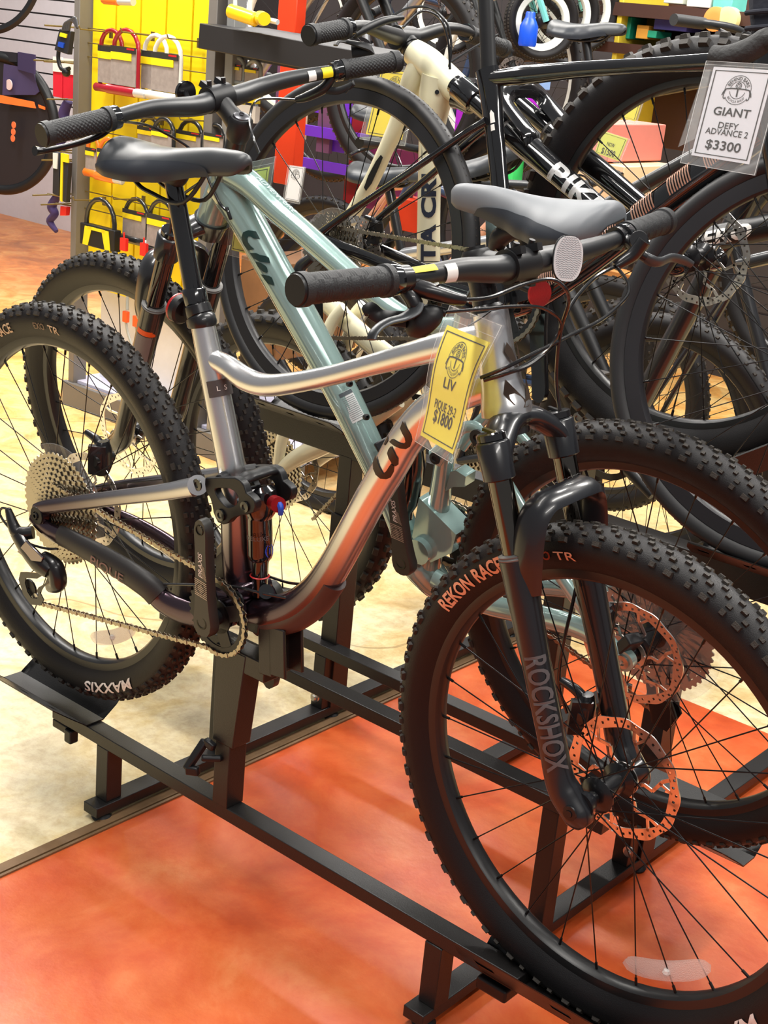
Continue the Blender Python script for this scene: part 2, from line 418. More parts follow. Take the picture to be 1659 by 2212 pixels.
def chain_mesh(path, closed=False, w=.0055, pitch=.0127, plate=.0085):
    """roller chain: plates and pins along a polyline"""
    mb = MB(); P = [V(p) for p in path]
    if closed: P.append(P[0])
    L = [0]
    for a, b in zip(P, P[1:]): L.append(L[-1]+(b-a).length)
    n = int(L[-1]/pitch)
    def at(s):
        s = min(max(s, 0), L[-1]-1e-9)
        for i in range(len(P)-1):
            if L[i+1] >= s: return P[i].lerp(P[i+1], (s-L[i])/(L[i+1]-L[i]))
        return P[-1]
    pts = [at(i*L[-1]/n) for i in range(n+1)]
    return mb, pts
def add_links(mb, pts, side, w=.0060, hgt=.0083):
    side = V(side).normalized()
    for i, (a, b) in enumerate(zip(pts, pts[1:])):
        d = (b-a).normalized(); u = side.cross(d).normalized(); off = w*.5 if i % 2 else w*.33
        for s in (-1, 1):
            o = side*s*off; e = d*.0032; poly = []
            for c, sg in ((a, -1), (b, 1)):
                poly += [c-u*hgt/2*sg*-1*-1, ]
            q = [a-e*.6+u*hgt*.30, a+u*hgt*.52, a+e*1.4+u*hgt*.34, (a+b)/2+u*hgt*.26, b-e*1.4+u*hgt*.34, b+u*hgt*.52, b+e*.6+u*hgt*.30,
                 b+e*.6-u*hgt*.30, b-u*hgt*.52, b-e*1.4-u*hgt*.34, (a+b)/2-u*hgt*.26, a+e*1.4-u*hgt*.34, a-u*hgt*.52, a-e*.6-u*hgt*.30]
            mb.prism([p+o for p in q], side*s*.0011)
        mb.cyl(a-side*w*.62, a+side*w*.62, .0019, n=6)
    return mb
def arc(fr, c, r, a0, a1, n, y):     # circle arc in a bike's plane
    return [fr.L(c[0]+r*cos(a0+(a1-a0)*i/n), y, c[1]+r*sin(a0+(a1-a0)*i/n)) for i in range(n+1)]
def grip_mesh(a, b, r=.0165, kind=0):
    """rubber grip from inner end a to outer end b: raised relief on a tube, with a lip at both ends"""
    a, b = V(a), V(b); mb = MB(); L = (b-a).length; ax = (b-a)/L; x = ax.cross(V((0, 0, 1))).normalized(); y = ax.cross(x)
    nu, nv = 110, 64
    def rad(t, k):
        s = t*L
        if s < .009 or s > L-.012: return r*1.16
        if s < .012 or s > L-.015: return r
        i = int(s/.0018); j = k
        if kind == 0:
            blk = (int(s/.010)+int(k/8)) % 2; h = (i % 2) if blk else ((j+i) % 2)
            return r*(1.0+.045*h)
        return r*(1.0+.05*(((i//2) % 2) ^ ((j//2) % 2)))
    vs = []
    for i in range(nu+1):
        t = i/nu
        for k in range(nv):
            q = 2*pi*k/nv; rr = rad(t, k); vs.append(a+ax*(t*L)+(x*cos(q)+y*sin(q))*rr)
    fs = [(i*nv+k, i*nv+(k+1) % nv, (i+1)*nv+(k+1) % nv, (i+1)*nv+k) for i in range(nu) for k in range(nv)]
    fs += [tuple(range(nv-1, -1, -1)), tuple(nu*nv+k for k in range(nv))]
    return mb.add(vs, fs)
# ------------------------------------------------------------------ bicycle pieces in a bike's frame
class Steer:      # fork and bar space: t up the steering axis from the hub, y sideways, p forward of the hub line
    def __init__(s, fr, sgn, L, HA, off, delta, dz=0.):
        s.fr = fr; h = radians(HA); s.a = V((-sgn*cos(h), 0, sin(h))); s.p = V((sgn*sin(h), 0, cos(h))); s.hub0 = V((sgn*L, 0, dz)); s.base = s.hub0 - s.p*off
        s.rot = Matrix.Rotation(delta, 3, s.a); s.off = off
    def loc(s, q): return s.base + s.rot @ (V(q)-s.base)          # unsteered local -> steered local
    def T(s, t, y, p): return s.fr.L(*s.loc(s.hub0 + s.a*t + V((0, y, 0)) + s.p*p))
    def M(s): return s.fr.M(s.loc(s.hub0), s.rot)
def K(fr, *pts):      # (px, py, Y, width px) -> path and radii
    path = [fr.P(q[0], q[1], q[2] if len(q) > 2 else 0.) for q in pts]
    return path, [m_of(p, q[3])/2 for p, q in zip(path, pts)] if len(pts[0]) > 3 else path
def mirror(fr, path): return [fr.L(*(lambda q: (q.x, -q.y, q.z))(fr.loc(p))) for p in path]
def bolt(mb, c, n, r, h=.003):
    n = V(n).normalized(); mb.lathe([(0, h*.3), (r*.45, h*.3), (r*.5, h), (r, h*.8), (r*1.02, 0)], o=c, ax=n, n=16)
SIDEP = mat('saddle_side', (.020, .024, .032), .4)
def saddle(fr, parent, tail, nose, top, m1, m2, wid=.072, name='saddle', up=0.0):
    """tail, nose: local (x, z) of both ends; saddle surface on top of them"""
    mb = MB(); (x0, z0), (x1, z1) = tail, nose; L = x1-x0
    def prof(t):      # width, depth of the skirt, crown lift
        wd = [(0, .022), (.03, .042), (.08, .058), (.18, .068), (.32, .063), (.45, .046), (.6, .030), (.8, .0210), (.93, .0175), (.98, .0125), (1, .004)]
        for (a, b), (c, d) in zip(wd, wd[1:]):
            if a <= t <= c: k = (t-a)/(c-a); k = k*k*(3-2*k)*.5+k*.5; return b+(d-b)*k
    def f(u, v):
        a = (v-.5)*2      # -1 near side .. 1 far side
        ww = prof(u)*wid/.068; ang = a*1.75
        y = ww*sin(min(max(ang, -1.57), 1.57)) if abs(ang) < 1.57 else ww*(1 if a > 0 else -1)*(1-.25*(abs(ang)-1.57))
        ez = sqrt(max(0, 1-max(0, (u-.90)/.10)**2)); e0 = sqrt(max(0, 1-max(0, (.06-u)/.06)**2)); drop = ((.040 if u < .5 else .040-(u-.5)*.030)*(1-cos(min(abs(ang), 1.57))) + max(0, abs(ang)-1.57)*.05)*(.25+.75*ez)*(.4+.6*e0)
        lift = .014*max(0, 1-u*3.2)**1.5 + .006*max(0, (u-.75)*4)*-1
        dip = -.004*math.exp(-((u-.45)/.2)**2)
        z = z0+(z1-z0)*u + lift + dip - drop - (1-ez)*.010 - (1-e0)*.012
        return fr.L(x0+L*u, y, z)
    g = MB(); g.grid(f, 44, 25); n0 = 0
    for i in (0, 43): g.f.append(tuple(i*25+j for j in (range(25) if i else range(24, -1, -1))))
    s_ = obj(name, g, m1, parent, sharp=70)
    for v0, v1 in ((0., .24),):
        sp_ = MB(); sp_.grid(lambda a, b: (lambda p_: p_+(fr.R @ V((0, -1 if v0 < .5 else 1, -.2)))*.0030)(f(.06+.74*a, v1*sqrt(max(.0004, sin(pi*a)))*b)), 30, 6); obj('saddle_side_panel', sp_, m2 if m2 is not MBLK else SIDEP, s_, sharp=70)
    so = s_.modifiers.new('thickness', 'SOLIDIFY'); so.thickness = .004
    b = MB()
    for sy in (-1, 1):
        b.smooth_tube([fr.L(x0+L*.14, sy*.022, z0-.018), fr.L(x0+L*.25, sy*.022, z0-.045), fr.L(x0+L*.36, sy*.022, z0-.055), fr.L(x0+L*.62, sy*.022, z0-.055), fr.L(x0+L*.80, sy*.014, z1-.030), fr.L(x0+L*.9, sy*.008, z1-.018)], .0036, 8)
    b.grid(lambda u, v: fr.L(x0+L*(.08+.8*u), (v-.5)*2*prof(.08+.8*u)*.78*wid/.068, z0+(z1-z0)*(.08+.8*u)-.024), 14, 5)
    obj('saddle_rails', b, MBLK, s_)
    return s_
def crank(fr, parent, spx, spz, y0, ang, L=.167, m=None, ltext=True, side=-1, label=None):
    """arm in the bike's frame: from the spindle at (spx, spz) along ang (radians, 90 = up)"""
    mb = MB(); c, s_ = cos(ang), sin(ang); nx, nz = -s_, c
    def q(t, w, y): return fr.L(spx+c*t+nx*w, y, spz+s_*t+nz*w)
    st = [(-.024, .004), (-.021, .015), (-.012, .0215), (0, .0235), (.02, .0200), (.05, .0165), (.09, .0150), (.13, .0142), (.155, .0150), (.167, .0148), (.178, .0115), (.184, .004)]
    out = [(t*L/.167 if t > 0 else t, w) for t, w in st] + [(t*L/.167 if t > 0 else t, -w) for t, w in st[::-1]]
    yb = y0; th = .017*side
    lift = lambda t: .010*side*min(1, max(0, t/.167))
    for k in range(1):
        A = [q(t, w*.86, yb+th+lift(t)) for t, w in out]; B_ = [q(t, w, yb+th*.72+lift(t)) for t, w in out]; Cc = [q(t, w, yb+lift(t)) for t, w in out]
        n = len(out); mb.add(A+B_+Cc, [tuple(range(n)), tuple(range(3*n-1, 2*n-1, -1))] + [(i, (i+1) % n, n+(i+1) % n, n+i) for i in range(n)] + [(n+i, n+(i+1) % n, 2*n+(i+1) % n, 2*n+i) for i in range(n)])
    o = obj('crank_arm', mb, m or MBLK, parent, sharp=50, label=label)
    h = MB(); yy = yb+th
    h.lathe([(.0, -.006*side), (.0088, -.006*side), (.0088, .0012*side), (.0112, .0012*side), (.0118, 0)], o=q(0, 0, yy), ax=fr.R @ V((0, 1, 0)), n=24)
    h.lathe([(.0, -.006*side), (.0072, -.006*side), (.0072, .0010*side), (.0086, .0010*side), (.0090, 0)], o=q(L, 0, yy+lift(L)), ax=fr.R @ V((0, 1, 0)), n=24)
    obj('crank_bolt_holes', h, mat('hole_steel', (.03, .028, .026), .2, 1.), o)
    if ltext:
        t = MB(); fn = lambda u, v: q(.105*L/.167+u, v-.0045, yy+lift(.105*L/.167+u)+.0006*side)
        text(t, 'PRAXIS', fn, .0095, off=.012, shear=.2, width=.044)
        obj('crank_lettering', t, WHT, o, sharp=60)
        t = MB()
        W = lambda tt, ww: q(tt, ww, yy+lift(tt)+.0008*side)
        for i in range(9): s0 = .046+i*.0035; t.add([W(s0, -.0140), W(s0+.0016, -.0140), W(s0+.0042, .0138), W(s0+.0026, .0138)], [(0, 1, 2, 3)])
        for i in range(8): s0 = .080+i*.0030; t.add([W(s0, -.0140+.0006*i), W(s0+.0012, -.0140+.0006*i), W(s0+.0062, -.002), W(s0+.0050, -.002)], [(0, 1, 2, 3)])
        obj('crank_stripes', t, mat('silver_ink', (.42, .36, .31), .4, .4), o, sharp=60); t = MB(); W = lambda tt, ww: q(tt, ww, yy+lift(tt)+.0012*side); n_ = 24
        for i in range(n_): A, B_ = 2*pi*i/n_, 2*pi*(i+1)/n_; ra, rb_ = .0080, .0094; t.add([W(.062+ra*cos(A), ra*sin(A)), W(.062+rb_*cos(A), rb_*sin(A)), W(.062+rb_*cos(B_), rb_*sin(B_)), W(.062+ra*cos(B_), ra*sin(B_))], [(0, 1, 2, 3)])
        obj('crank_emblem', t, DKINK, o, sharp=60)
    return o
def chainring(fr, parent, spx, spz, y, r=.065, nt=32, m=None):
    mb = MB()
    n = nt*4; o, i_ = [], []
    for k in range(n):
        a = 2*pi*k/n; rr = r+.0018 if k % 4 in (1, 2) else r-.0024
        o.append(fr.L(spx+rr*cos(a), y, spz+rr*sin(a))); i_.append(fr.L(spx+(r-.013)*cos(a), y, spz+(r-.013)*sin(a)))
    e = fr.R @ V((0, .003, 0)); mb.ring_prism(o, i_, e)
    for k in range(4):
        a = 2*pi*k/4+.5; P = lambda rr, aa: fr.L(spx+rr*cos(aa), y, spz+rr*sin(aa))
        mb.prism([P(r-.011, a-.24), P(r-.011, a+.24), P(.028, a+.5), P(.020, a), P(.028, a-.5)], e)
    mb.lathe([(.013, 0), (.030, 0), (.030, .003), (.013, .003)], o=fr.L(spx, y, spz), ax=fr.R @ V((0, 1, 0)), closed=True)
    return obj('chainring', mb, m or MBLK, parent, sharp=30)
def run_chain(fr, parent, cr, rcr, y, cog, rcog, ycog, ctop_ang, cbot, m=CHAIN, sgn=1, ybot=None, full=True):
    """cr: ring centre (x,z); cog: cog centre; cbot: where the lower run ends (derailleur)"""
    path = []
    top = V((cog[0], 0, cog[1]+rcog)); d = V((cr[0]-cog[0], 0, cr[1]-cog[1]))
    a = 1.62 if sgn > 0 else pi-1.62
    path.append(fr.L(cog[0]+.02*0, ycog, cog[1]+rcog))
    n = 22; a0, a1 = (1.60, -1.80) if sgn > 0 else (pi-1.60, pi+1.80)
    for i in range(n+1):
        aa = a0+(a1-a0)*i/n; path.append(fr.L(cr[0]+rcr*cos(aa), y, cr[1]+rcr*sin(aa)))
    path.append(fr.L(cbot[0], ybot if ybot is not None else y, cbot[1]))
    mb, pts = chain_mesh(path)
    add_links(mb, pts, fr.R @ V((0, 1, 0)))
    return obj('chain', mb, m, parent, sharp=30)
def reflector_disc(c, n, r, mb=None, sc_=(1, 1)):
    mb = mb or MB(); return mb.lathe([(0, .004), (r*.9, .004), (r, .001), (r, -.004), (0, -.004)], o=c, ax=n, n=24)
def hose(name, parent, path, r=.0024, m=None, sub=8):
    mb = MB(); mb.tube(spline(path, None, sub), r, 8); return obj(name, mb, m or CABLE, parent)
def wrap_text(center_a, center_b, r_a, r_b, facing, up_hint):
    """returns fn(u, v): u along the tube from its middle, v around it; facing = direction the lettering looks at"""
    A, B_ = V(center_a), V(center_b); ax = (B_-A).normalized(); L = (B_-A).length; f = V(facing); f = (f-ax*f.dot(ax)).normalized(); s_ = ax.cross(f)
    if s_.dot(V(up_hint)) < 0: s_ = -s_
    def fn(u, v, lift=.0008):
        t = (u+L/2)/L; r = r_a+(r_b-r_a)*t; ph = v/r; return A+ax*(u+L/2)+(f*cos(ph)+s_*sin(ph))*(r+lift)
    return fn
def patch(fn, u0, u1, v0, v1, nu=2, nv=6, mb=None):
    mb = mb or MB(); return mb.grid(lambda a, b: fn(u0+(u1-u0)*a, v0+(v1-v0)*b), nu, nv)
def on_tube(A, B_, r, px_, py_, lift=.0009):
    """where the line of sight meets a tube of radius r around the axis A-B"""
    ax = (B_-A).normalized(); d = ray(px_, py_); w_ = CAM-A; dd = d-ax*d.dot(ax); ww = w_-ax*w_.dot(ax); R_ = r+lift
    a, b, c_ = dd.dot(dd), 2*dd.dot(ww), ww.dot(ww)-R_*R_; q = b*b-4*a*c_
    t = (-b-sqrt(q))/(2*a) if q > 0 else -b/(2*a)
    return CAM+d*t
def strips(fn, lists, mb=None, k=3, m=3):
    """bands between pairs of polylines, finely divided so that they hug a curved surface"""
    mb = mb or MB()
    for A, B_ in lists:
        n = len(A); rows = []
        for i in range((n-1)*k+1):
            s_, f = min(i//k, n-2), (i-min(i//k, n-2)*k)/k
            a = (A[s_][0]+(A[s_+1][0]-A[s_][0])*f, A[s_][1]+(A[s_+1][1]-A[s_][1])*f); b = (B_[s_][0]+(B_[s_+1][0]-B_[s_][0])*f, B_[s_][1]+(B_[s_+1][1]-B_[s_][1])*f)
            rows.append([fn(a[0]+(b[0]-a[0])*t/m, a[1]+(b[1]-a[1])*t/m) for t in range(m+1)])
        w_ = m+1; mb.add([p for r_ in rows for p in r_], [(i*w_+t, i*w_+t+1, (i+1)*w_+t+1, (i+1)*w_+t) for i in range(len(rows)-1) for t in range(m)])
    return mb

def grip(parent, a, b, r=.0170, collar=True, kind=0):
    g = obj('grip', grip_mesh(a, b, r, kind), GRIP, parent, sharp=30)
    c = MB(); ax = (b-a).normalized(); c.lathe([(0, .0005), (r*1.02, .0005), (r*1.08, -.004), (.0125, -.006)], o=b+ax*.003, ax=ax, n=24); obj('grip_cap', c, MBLK, g)
    if collar: c = MB(); c.lathe([(.0115, -.014), (r*1.08, -.013), (r*1.12, -.003), (r*1.08, 0), (.0115, 0)], o=a-ax*.0, ax=ax, n=28); obj('lock_ring', c, GBLK, g)
    return g
def caliper(fr, parent, pos, R=None, s=1.):
    q = MB(); p = V(pos); X = fr.R @ V((1, 0, 0)); Y = fr.R @ V((0, 1, 0)); Z = fr.R @ V((0, 0, 1))
    q.smooth_tube([p-Z*.030*s, p-Z*.012*s, p+Z*.014*s, p+Z*.032*s], [.010*s, .017*s, .016*s, .009*s], 12, squash=(1.15, .85)); q.smooth_tube([p+Z*.02*s, p+Z*.03*s-X*.02*s, p+Z*.034*s-X*.045*s], [.009*s, .008*s, .006*s], 10)
    q.beam(p-Z*.026*s-Y*.012*s, p+Z*.026*s-Y*.012*s, .03*s, .012*s); q.cyl(p-Y*.020*s, p+Y*.02*s, .010*s)
    return obj('brake_caliper', q, BLK, parent)
def mtb_fork(fr, S, bike, HS, PS, tcrown, tarch, tseal, pht, m, lab=None, offx=.044, lr=.0195, sr=.0160, stan=None, sgn=1, arch_front=True):
    """telescopic fork: lowers with arch, stanchions, crown"""
    T = S.T; fw = fr.R @ V((sgn, 0, 0)); k = tseal/.343; fkm = MB()
    for sy in (-1, 1):
        fkm.tube([T(tseal-.073, sy*HS, PS), T(tseal-.003, sy*HS, PS), T(tseal+.001, sy*HS, PS)], [lr*1.10, lr*1.15, lr], 20)
        fkm.smooth_tube([T(tseal, sy*HS, PS), T(tseal-.045, sy*HS, PS), T(.20, sy*(HS+.001), PS), T(.10, sy*(HS+.001), PS), T(.045, sy*(HS+.001), PS-.001), T(.018, sy*(HS-.001), PS+.004), T(-.012, sy*(HS-.002), PS+.018), T(-.026, sy*(HS-.003), PS+.024)], [lr*1.18, lr*1.15, lr, lr*.97, lr*1.02, .0225, .0215, .012], 20)
        fkm.smooth_tube([T(.0, sy*(HS-.004), PS+.020), T(.0, sy*(HS-.016), 0), T(.0, sy*(HS-.024), 0)], [.021, .0175, .0135], 18)
    e = 1 if arch_front else -1; up = tarch-.421
    A = [(tseal-.045, -HS, PS+e*.008), (.345+up*.5, -HS-.003, PS+e*.020), (.393+up, -HS+.003, PS+e*.036), (.414+up, -.050, PS+e*.048), (.418+up, -.022, PS+e*.055), (.418+up, .022, PS+e*.055), (.414+up, .050, PS+e*.048), (.393+up, HS-.003, PS+e*.036), (.345+up*.5, HS+.003, PS+e*.020), (tseal-.045, HS, PS+e*.008)]
    fkm.smooth_tube([T(*q) for q in A], [.018, .021, .019, .017, .0165, .0165, .017, .019, .021, .018], 8, squash=(1.25, .62), up=fw)
    f = obj('fork', fkm, m, bike, sharp=42)
    for sy in (-1, 1):
        sl = MB(); sl.lathe([(sr+.0005, 0), (lr*1.15, 0), (lr*1.2, .002), (lr*1.1, .004), (lr*1.17, .006), (sr+.0005, .008)], o=T(tseal, sy*HS, PS), ax=fr.R @ S.a, n=24); obj('dust_seal', sl, mat('seal_grey', (.16, .155, .15), .4), f)
        q = MB(); q.cyl(T(tseal-.03, sy*HS, PS), T(tcrown-.02, sy*HS, PS), sr, n=24); obj('stanchion', q, stan or mat('stanchion_dark', (.13, .115, .10), .12, 1.), f)
    cr = MB(); c0 = tcrown
    for sy in (-1, 1):
        cr.tube([T(c0-.031, sy*HS, PS), T(c0-.029, sy*HS, PS), T(c0+.018, sy*HS, PS), T(c0+.021, sy*HS, PS)], [sr*1.12, sr*1.34, sr*1.4, sr*1.25], 24)
    q0 = pht-c0-.0
    cr.smooth_tube([T(c0-.004, -HS, PS), T(c0+.013, -HS*.8, PS-.002), T(c0+.033, -HS*.42, PS-.010), T(c0+.039, 0, PS-.016), T(c0+.033, HS*.42, PS-.010), T(c0+.013, HS*.8, PS-.002), T(c0-.004, HS, PS)], [.018, .018, .020, .022, .020, .018, .018], 18, squash=(1.2, .8), up=fw)
    cr.tube([T(c0+.016, 0, -offx), T(c0+.041, 0, -offx), T(pht, 0, -offx)], [.024, .029, .034], 28)
    obj('fork_crown', cr, m, f, sharp=55)
    for sy in (-1, 1): q = MB(); q.tube([T(c0+.021, sy*HS, PS), T(c0+.022, sy*HS, PS), T(c0+.030, sy*HS, PS), T(c0+.032, sy*HS, PS)], [.017, .0195, .0195, .017], 24); q.box(T(c0+.033, sy*HS, PS), (.022, .006, .004), fr.R); obj('top_cap', q, GBLK if sy < 0 else BLK, f)
    q = MB(); bolt(q, T(0, -HS-.0175, .0), fr.R @ V((0, -1, 0)), .0105, .003); q.lathe([(0, -.002), (.0048, -.002), (.0048, .002)], o=T(0, -HS-.020, 0), ax=fr.R @ V((0, 1, 0)), n=12); obj('thru_axle', q, MBLK, f)
    return f
def leg_text(fr, S, fork, txt, t0, u0, v0, h, width, m, HS, PS, r=.0195, lift=.0008, off=.01, rot=1):
    ax_ = fr.R @ (S.rot @ S.a)
    def fn(u, v):
        c0 = S.T(t0-u, -HS-.001, PS); f_ = (CAM-c0); f_ = (f_-ax_*f_.dot(ax_)).normalized(); s_ = ax_.cross(f_); ph = v/r; return c0+(f_*cos(ph)+s_*sin(ph))*(r+lift)
    t = MB(); text(t, txt, lambda u, v: fn((u-u0)*rot, (v-v0)*rot), h, width=width, off=off); return obj('fork_lettering', t, m, fork, sharp=60)
def leg_patch(fr, S, fork, t0, t1, a0, a1, m, HS, PS, r, name='fork_label'):
    ax_ = fr.R @ (S.rot @ S.a)
    def fn(u, v):
        c0 = S.T(u, -HS-.001, PS); f_ = (CAM-c0); f_ = (f_-ax_*f_.dot(ax_)).normalized(); s_ = ax_.cross(f_); return c0+(f_*cos(v)+s_*sin(v))*(r+.0006)
    q = MB(); q.grid(lambda a, b: fn(t0+(t1-t0)*a, a0+(a1-a0)*b), 2, 8); return obj(name, q, m, fork, sharp=60)
# ------------------------------------------------------------------ FLOOR
fl = MB(); fl.grid(lambda u, v: V((-9+15*u, -4+13*v, 0)), 2, 2)
fm = bpy.data.materials.new('stained_concrete'); fm.use_nodes = True
def floor_nodes():
    nt = fm.node_tree; N = nt.nodes; Lk = nt.links; b = N['Principled BSDF']
    g = N.new('ShaderNodeNewGeometry'); sp = N.new('ShaderNodeSeparateXYZ'); Lk.new(g.outputs['Position'], sp.inputs[0])
    def noise(sc_, det=5, rough=.6, dist=0.):
        n = N.new('ShaderNodeTexNoise'); n.inputs['Scale'].default_value = sc_; n.inputs['Detail'].default_value = det; n.inputs['Roughness'].default_value = rough; n.inputs['Distortion'].default_value = dist; Lk.new(g.outputs['Position'], n.inputs['Vector']); return n.outputs['Fac']
    def ramp(fac, stops):
        r = N.new('ShaderNodeValToRGB'); Lk.new(fac, r.inputs[0]); e = r.color_ramp.elements
        e[0].position, e[0].color = stops[0][0], (*stops[0][1], 1); e[1].position, e[1].color = stops[-1][0], (*stops[-1][1], 1)
        for p, c in stops[1:-1]: q = e.new(p); q.color = (*c, 1)
        return r.outputs[0]
    def mix(f, a, b_, mode='MIX'):
        m = N.new('ShaderNodeMix'); m.data_type = 'RGBA'; m.blend_type = mode
        for i, x in ((0, f), (6, a), (7, b_)):
            if isinstance(x, (int, float)): m.inputs[i].default_value = x
            elif isinstance(x, tuple): m.inputs[i].default_value = (*x, 1)
            else: Lk.new(x, m.inputs[i])
        return m.outputs[2]
    def mth(op, a, b_=0., c=None):
        m = N.new('ShaderNodeMath'); m.operation = op
        for i, x in enumerate((a, b_) if c is None else (a, b_, c)):
            if isinstance(x, (int, float)): m.inputs[i].default_value = x
            else: Lk.new(x, m.inputs[i])
        return m.outputs[0]
    def mrange(x, a, b_):
        m = N.new('ShaderNodeMapRange'); m.inputs['From Min'].default_value = a; m.inputs['From Max'].default_value = b_; Lk.new(x, m.inputs['Value']); return m.outputs[0]
    # cream concrete: pale near the joint, ochre stained further off
    big = noise(1.1, 4, .6, .6); mid = noise(5.5, 6, .65, .8); fine = noise(38, 6, .7)
    cream = ramp(mid, [(.25, s2l(188, 156, 98)), (.42, s2l(222, 200, 148)), (.55, s2l(234, 219, 180)), (.75, s2l(204, 178, 126))])
    ochre = ramp(mid, [(.25, s2l(205, 118, 50)), (.45, s2l(244, 182, 96)), (.6, s2l(252, 214, 140)), (.78, s2l(236, 160, 80))])
    brown = ramp(mid, [(.28, s2l(150, 78, 36)), (.5, s2l(196, 112, 52)), (.7, s2l(222, 150, 84))])
    dist = mth('SUBTRACT', sp.outputs['Y'], mth('MULTIPLY', sp.outputs['X'], .9))
    base = mix(mrange(mth('ADD', dist, mth('MULTIPLY', big, 1.2)), 1.6, 4.6), cream, ochre)
    base = mix(mrange(mth('ADD', dist, mth('MULTIPLY', big, 1.5)), 5.4, 8.0), base, brown)
    base = mix(mth('MULTIPLY', mrange(fine, .42, .7), .42), base, s2l(168, 126, 66), 'MIX')
    # orange coat, cloudy and scuffed
    om = noise(4.2, 8, .68, .35); of = noise(60, 4, .7)
    org = ramp(om, [(.28, s2l(176, 62, 22)), (.44, s2l(198, 82, 36)), (.58, s2l(212, 104, 54)), (.74, s2l(224, 134, 82))])
    org = mix(mth('MULTIPLY', mrange(of, .5, .75), .35), org, s2l(200, 80, 30))
    m1 = mth('MULTIPLY', mth('GREATER_THAN', sp.outputs['X'], mth('ADD', .175, mth('MULTIPLY', mth('SUBTRACT', fine, .5), .012))), mth('LESS_THAN', sp.outputs['Y'], 1.345))
    col = mix(m1, base, org)
    # cracks
    wv = N.new('ShaderNodeTexVoronoi'); wv.feature = 'DISTANCE_TO_EDGE'; wv.inputs['Scale'].default_value = .55
    ad = N.new('ShaderNodeVectorMath'); ad.operation = 'ADD'; nz = N.new('ShaderNodeTexNoise'); nz.inputs['Scale'].default_value = 3; Lk.new(g.outputs['Position'], nz.inputs['Vector']); Lk.new(g.outputs['Position'], ad.inputs[0])
    sc3 = N.new('ShaderNodeVectorMath'); sc3.operation = 'SCALE'; sc3.inputs['Scale'].default_value = .25; Lk.new(nz.outputs['Color'], sc3.inputs[0]); Lk.new(sc3.outputs[0], ad.inputs[1]); Lk.new(ad.outputs[0], wv.inputs['Vector'])
    cr = mth('MULTIPLY', mth('LESS_THAN', wv.outputs['Distance'], .0022), mth('SUBTRACT', 1., m1))
    col = mix(mth('MULTIPLY', cr, .45), col, s2l(120, 90, 50))
    Lk.new(col, b.inputs['Base Color'])
    Lk.new(mth('MULTIPLY_ADD', noise(7, 4), .25, .22), b.inputs['Roughness'])
    bp = N.new('ShaderNodeBump'); bp.inputs['Strength'].default_value = .12; bp.inputs['Distance'].default_value = .004; Lk.new(noise(55, 4), bp.inputs['Height']); Lk.new(bp.outputs[0], b.inputs['Normal'])
floor_nodes()
obj('floor', fl, fm, kind='structure', center=False)
jt = MB(); jt.box((.158, -1.3, .003), (.022, 5.3, .006)); jt.box((.174, -1.3, .002), (.006, 5.3, .004))
obj('trim_1', jt, mat('joint_strip', s2l(120, 92, 62), .6, bump=.6, bscale=60, var=.3), kind='structure')
# ------------------------------------------------------------------ RACK
rk = thing('bike_display_rack', 'black steel tube floor rack with staggered rails holding the parked bikes', 'bike rack', (.55, .5, 0))
def rb(name, *beams, bev=.0015, m=None, **k):
    mb = MB()
    for a, b, w_, h, *u in beams: mb.beam(a, b, w_, h, up=u[0] if u else (0, 0, 1))
    return obj(name, mb, m or RACK, rk, bevel=bev, **k)
for x in (.133, .925):
    b = rb('base_bar', ((x, -.045, .0245), (x, 1.75, .0245), .04, .021))
    for y in (-.02, .62, 1.3): f = MB(); f.lathe([(0, 0), (.018, 0), (.020, .004), (.014, .012), (.006, .0145)], o=(x+.004, y, 0), ax=(0, 0, 1), n=18); obj('levelling_foot', f, MBLK, b)
def rail(x0, x1, y, ztop, w_=.036, h=.025): return rb('rail', ((x0, y, ztop-h/2), (x1, y, ztop-h/2), w_, h))
rail(-.022, 1.085, 0, .171); rail(-.05, 1.03, .288, .292); rail(-.02, 1.02, .592, .186); rail(-.30, 1.15, .625, .655, .045, .05)
for x, y, z in ((.130, 0, .146), (.930, -.002, .146), (.130, .290, .267), (.930, .290, .267), (.133, .592, .161), (.925, .575, .161)):
    rb('leg', ((x, y, .035), (x, y, z), .036, .033, (1, 0, 0)))
for x in (.133, .925):
    rb('post', ((x, .622, .035), (x, .622, .48), .050, .045, (1, 0, 0))); rb('post', ((x, .622, .47), (x, .622, .61), .040, .036, (1, 0, 0)))
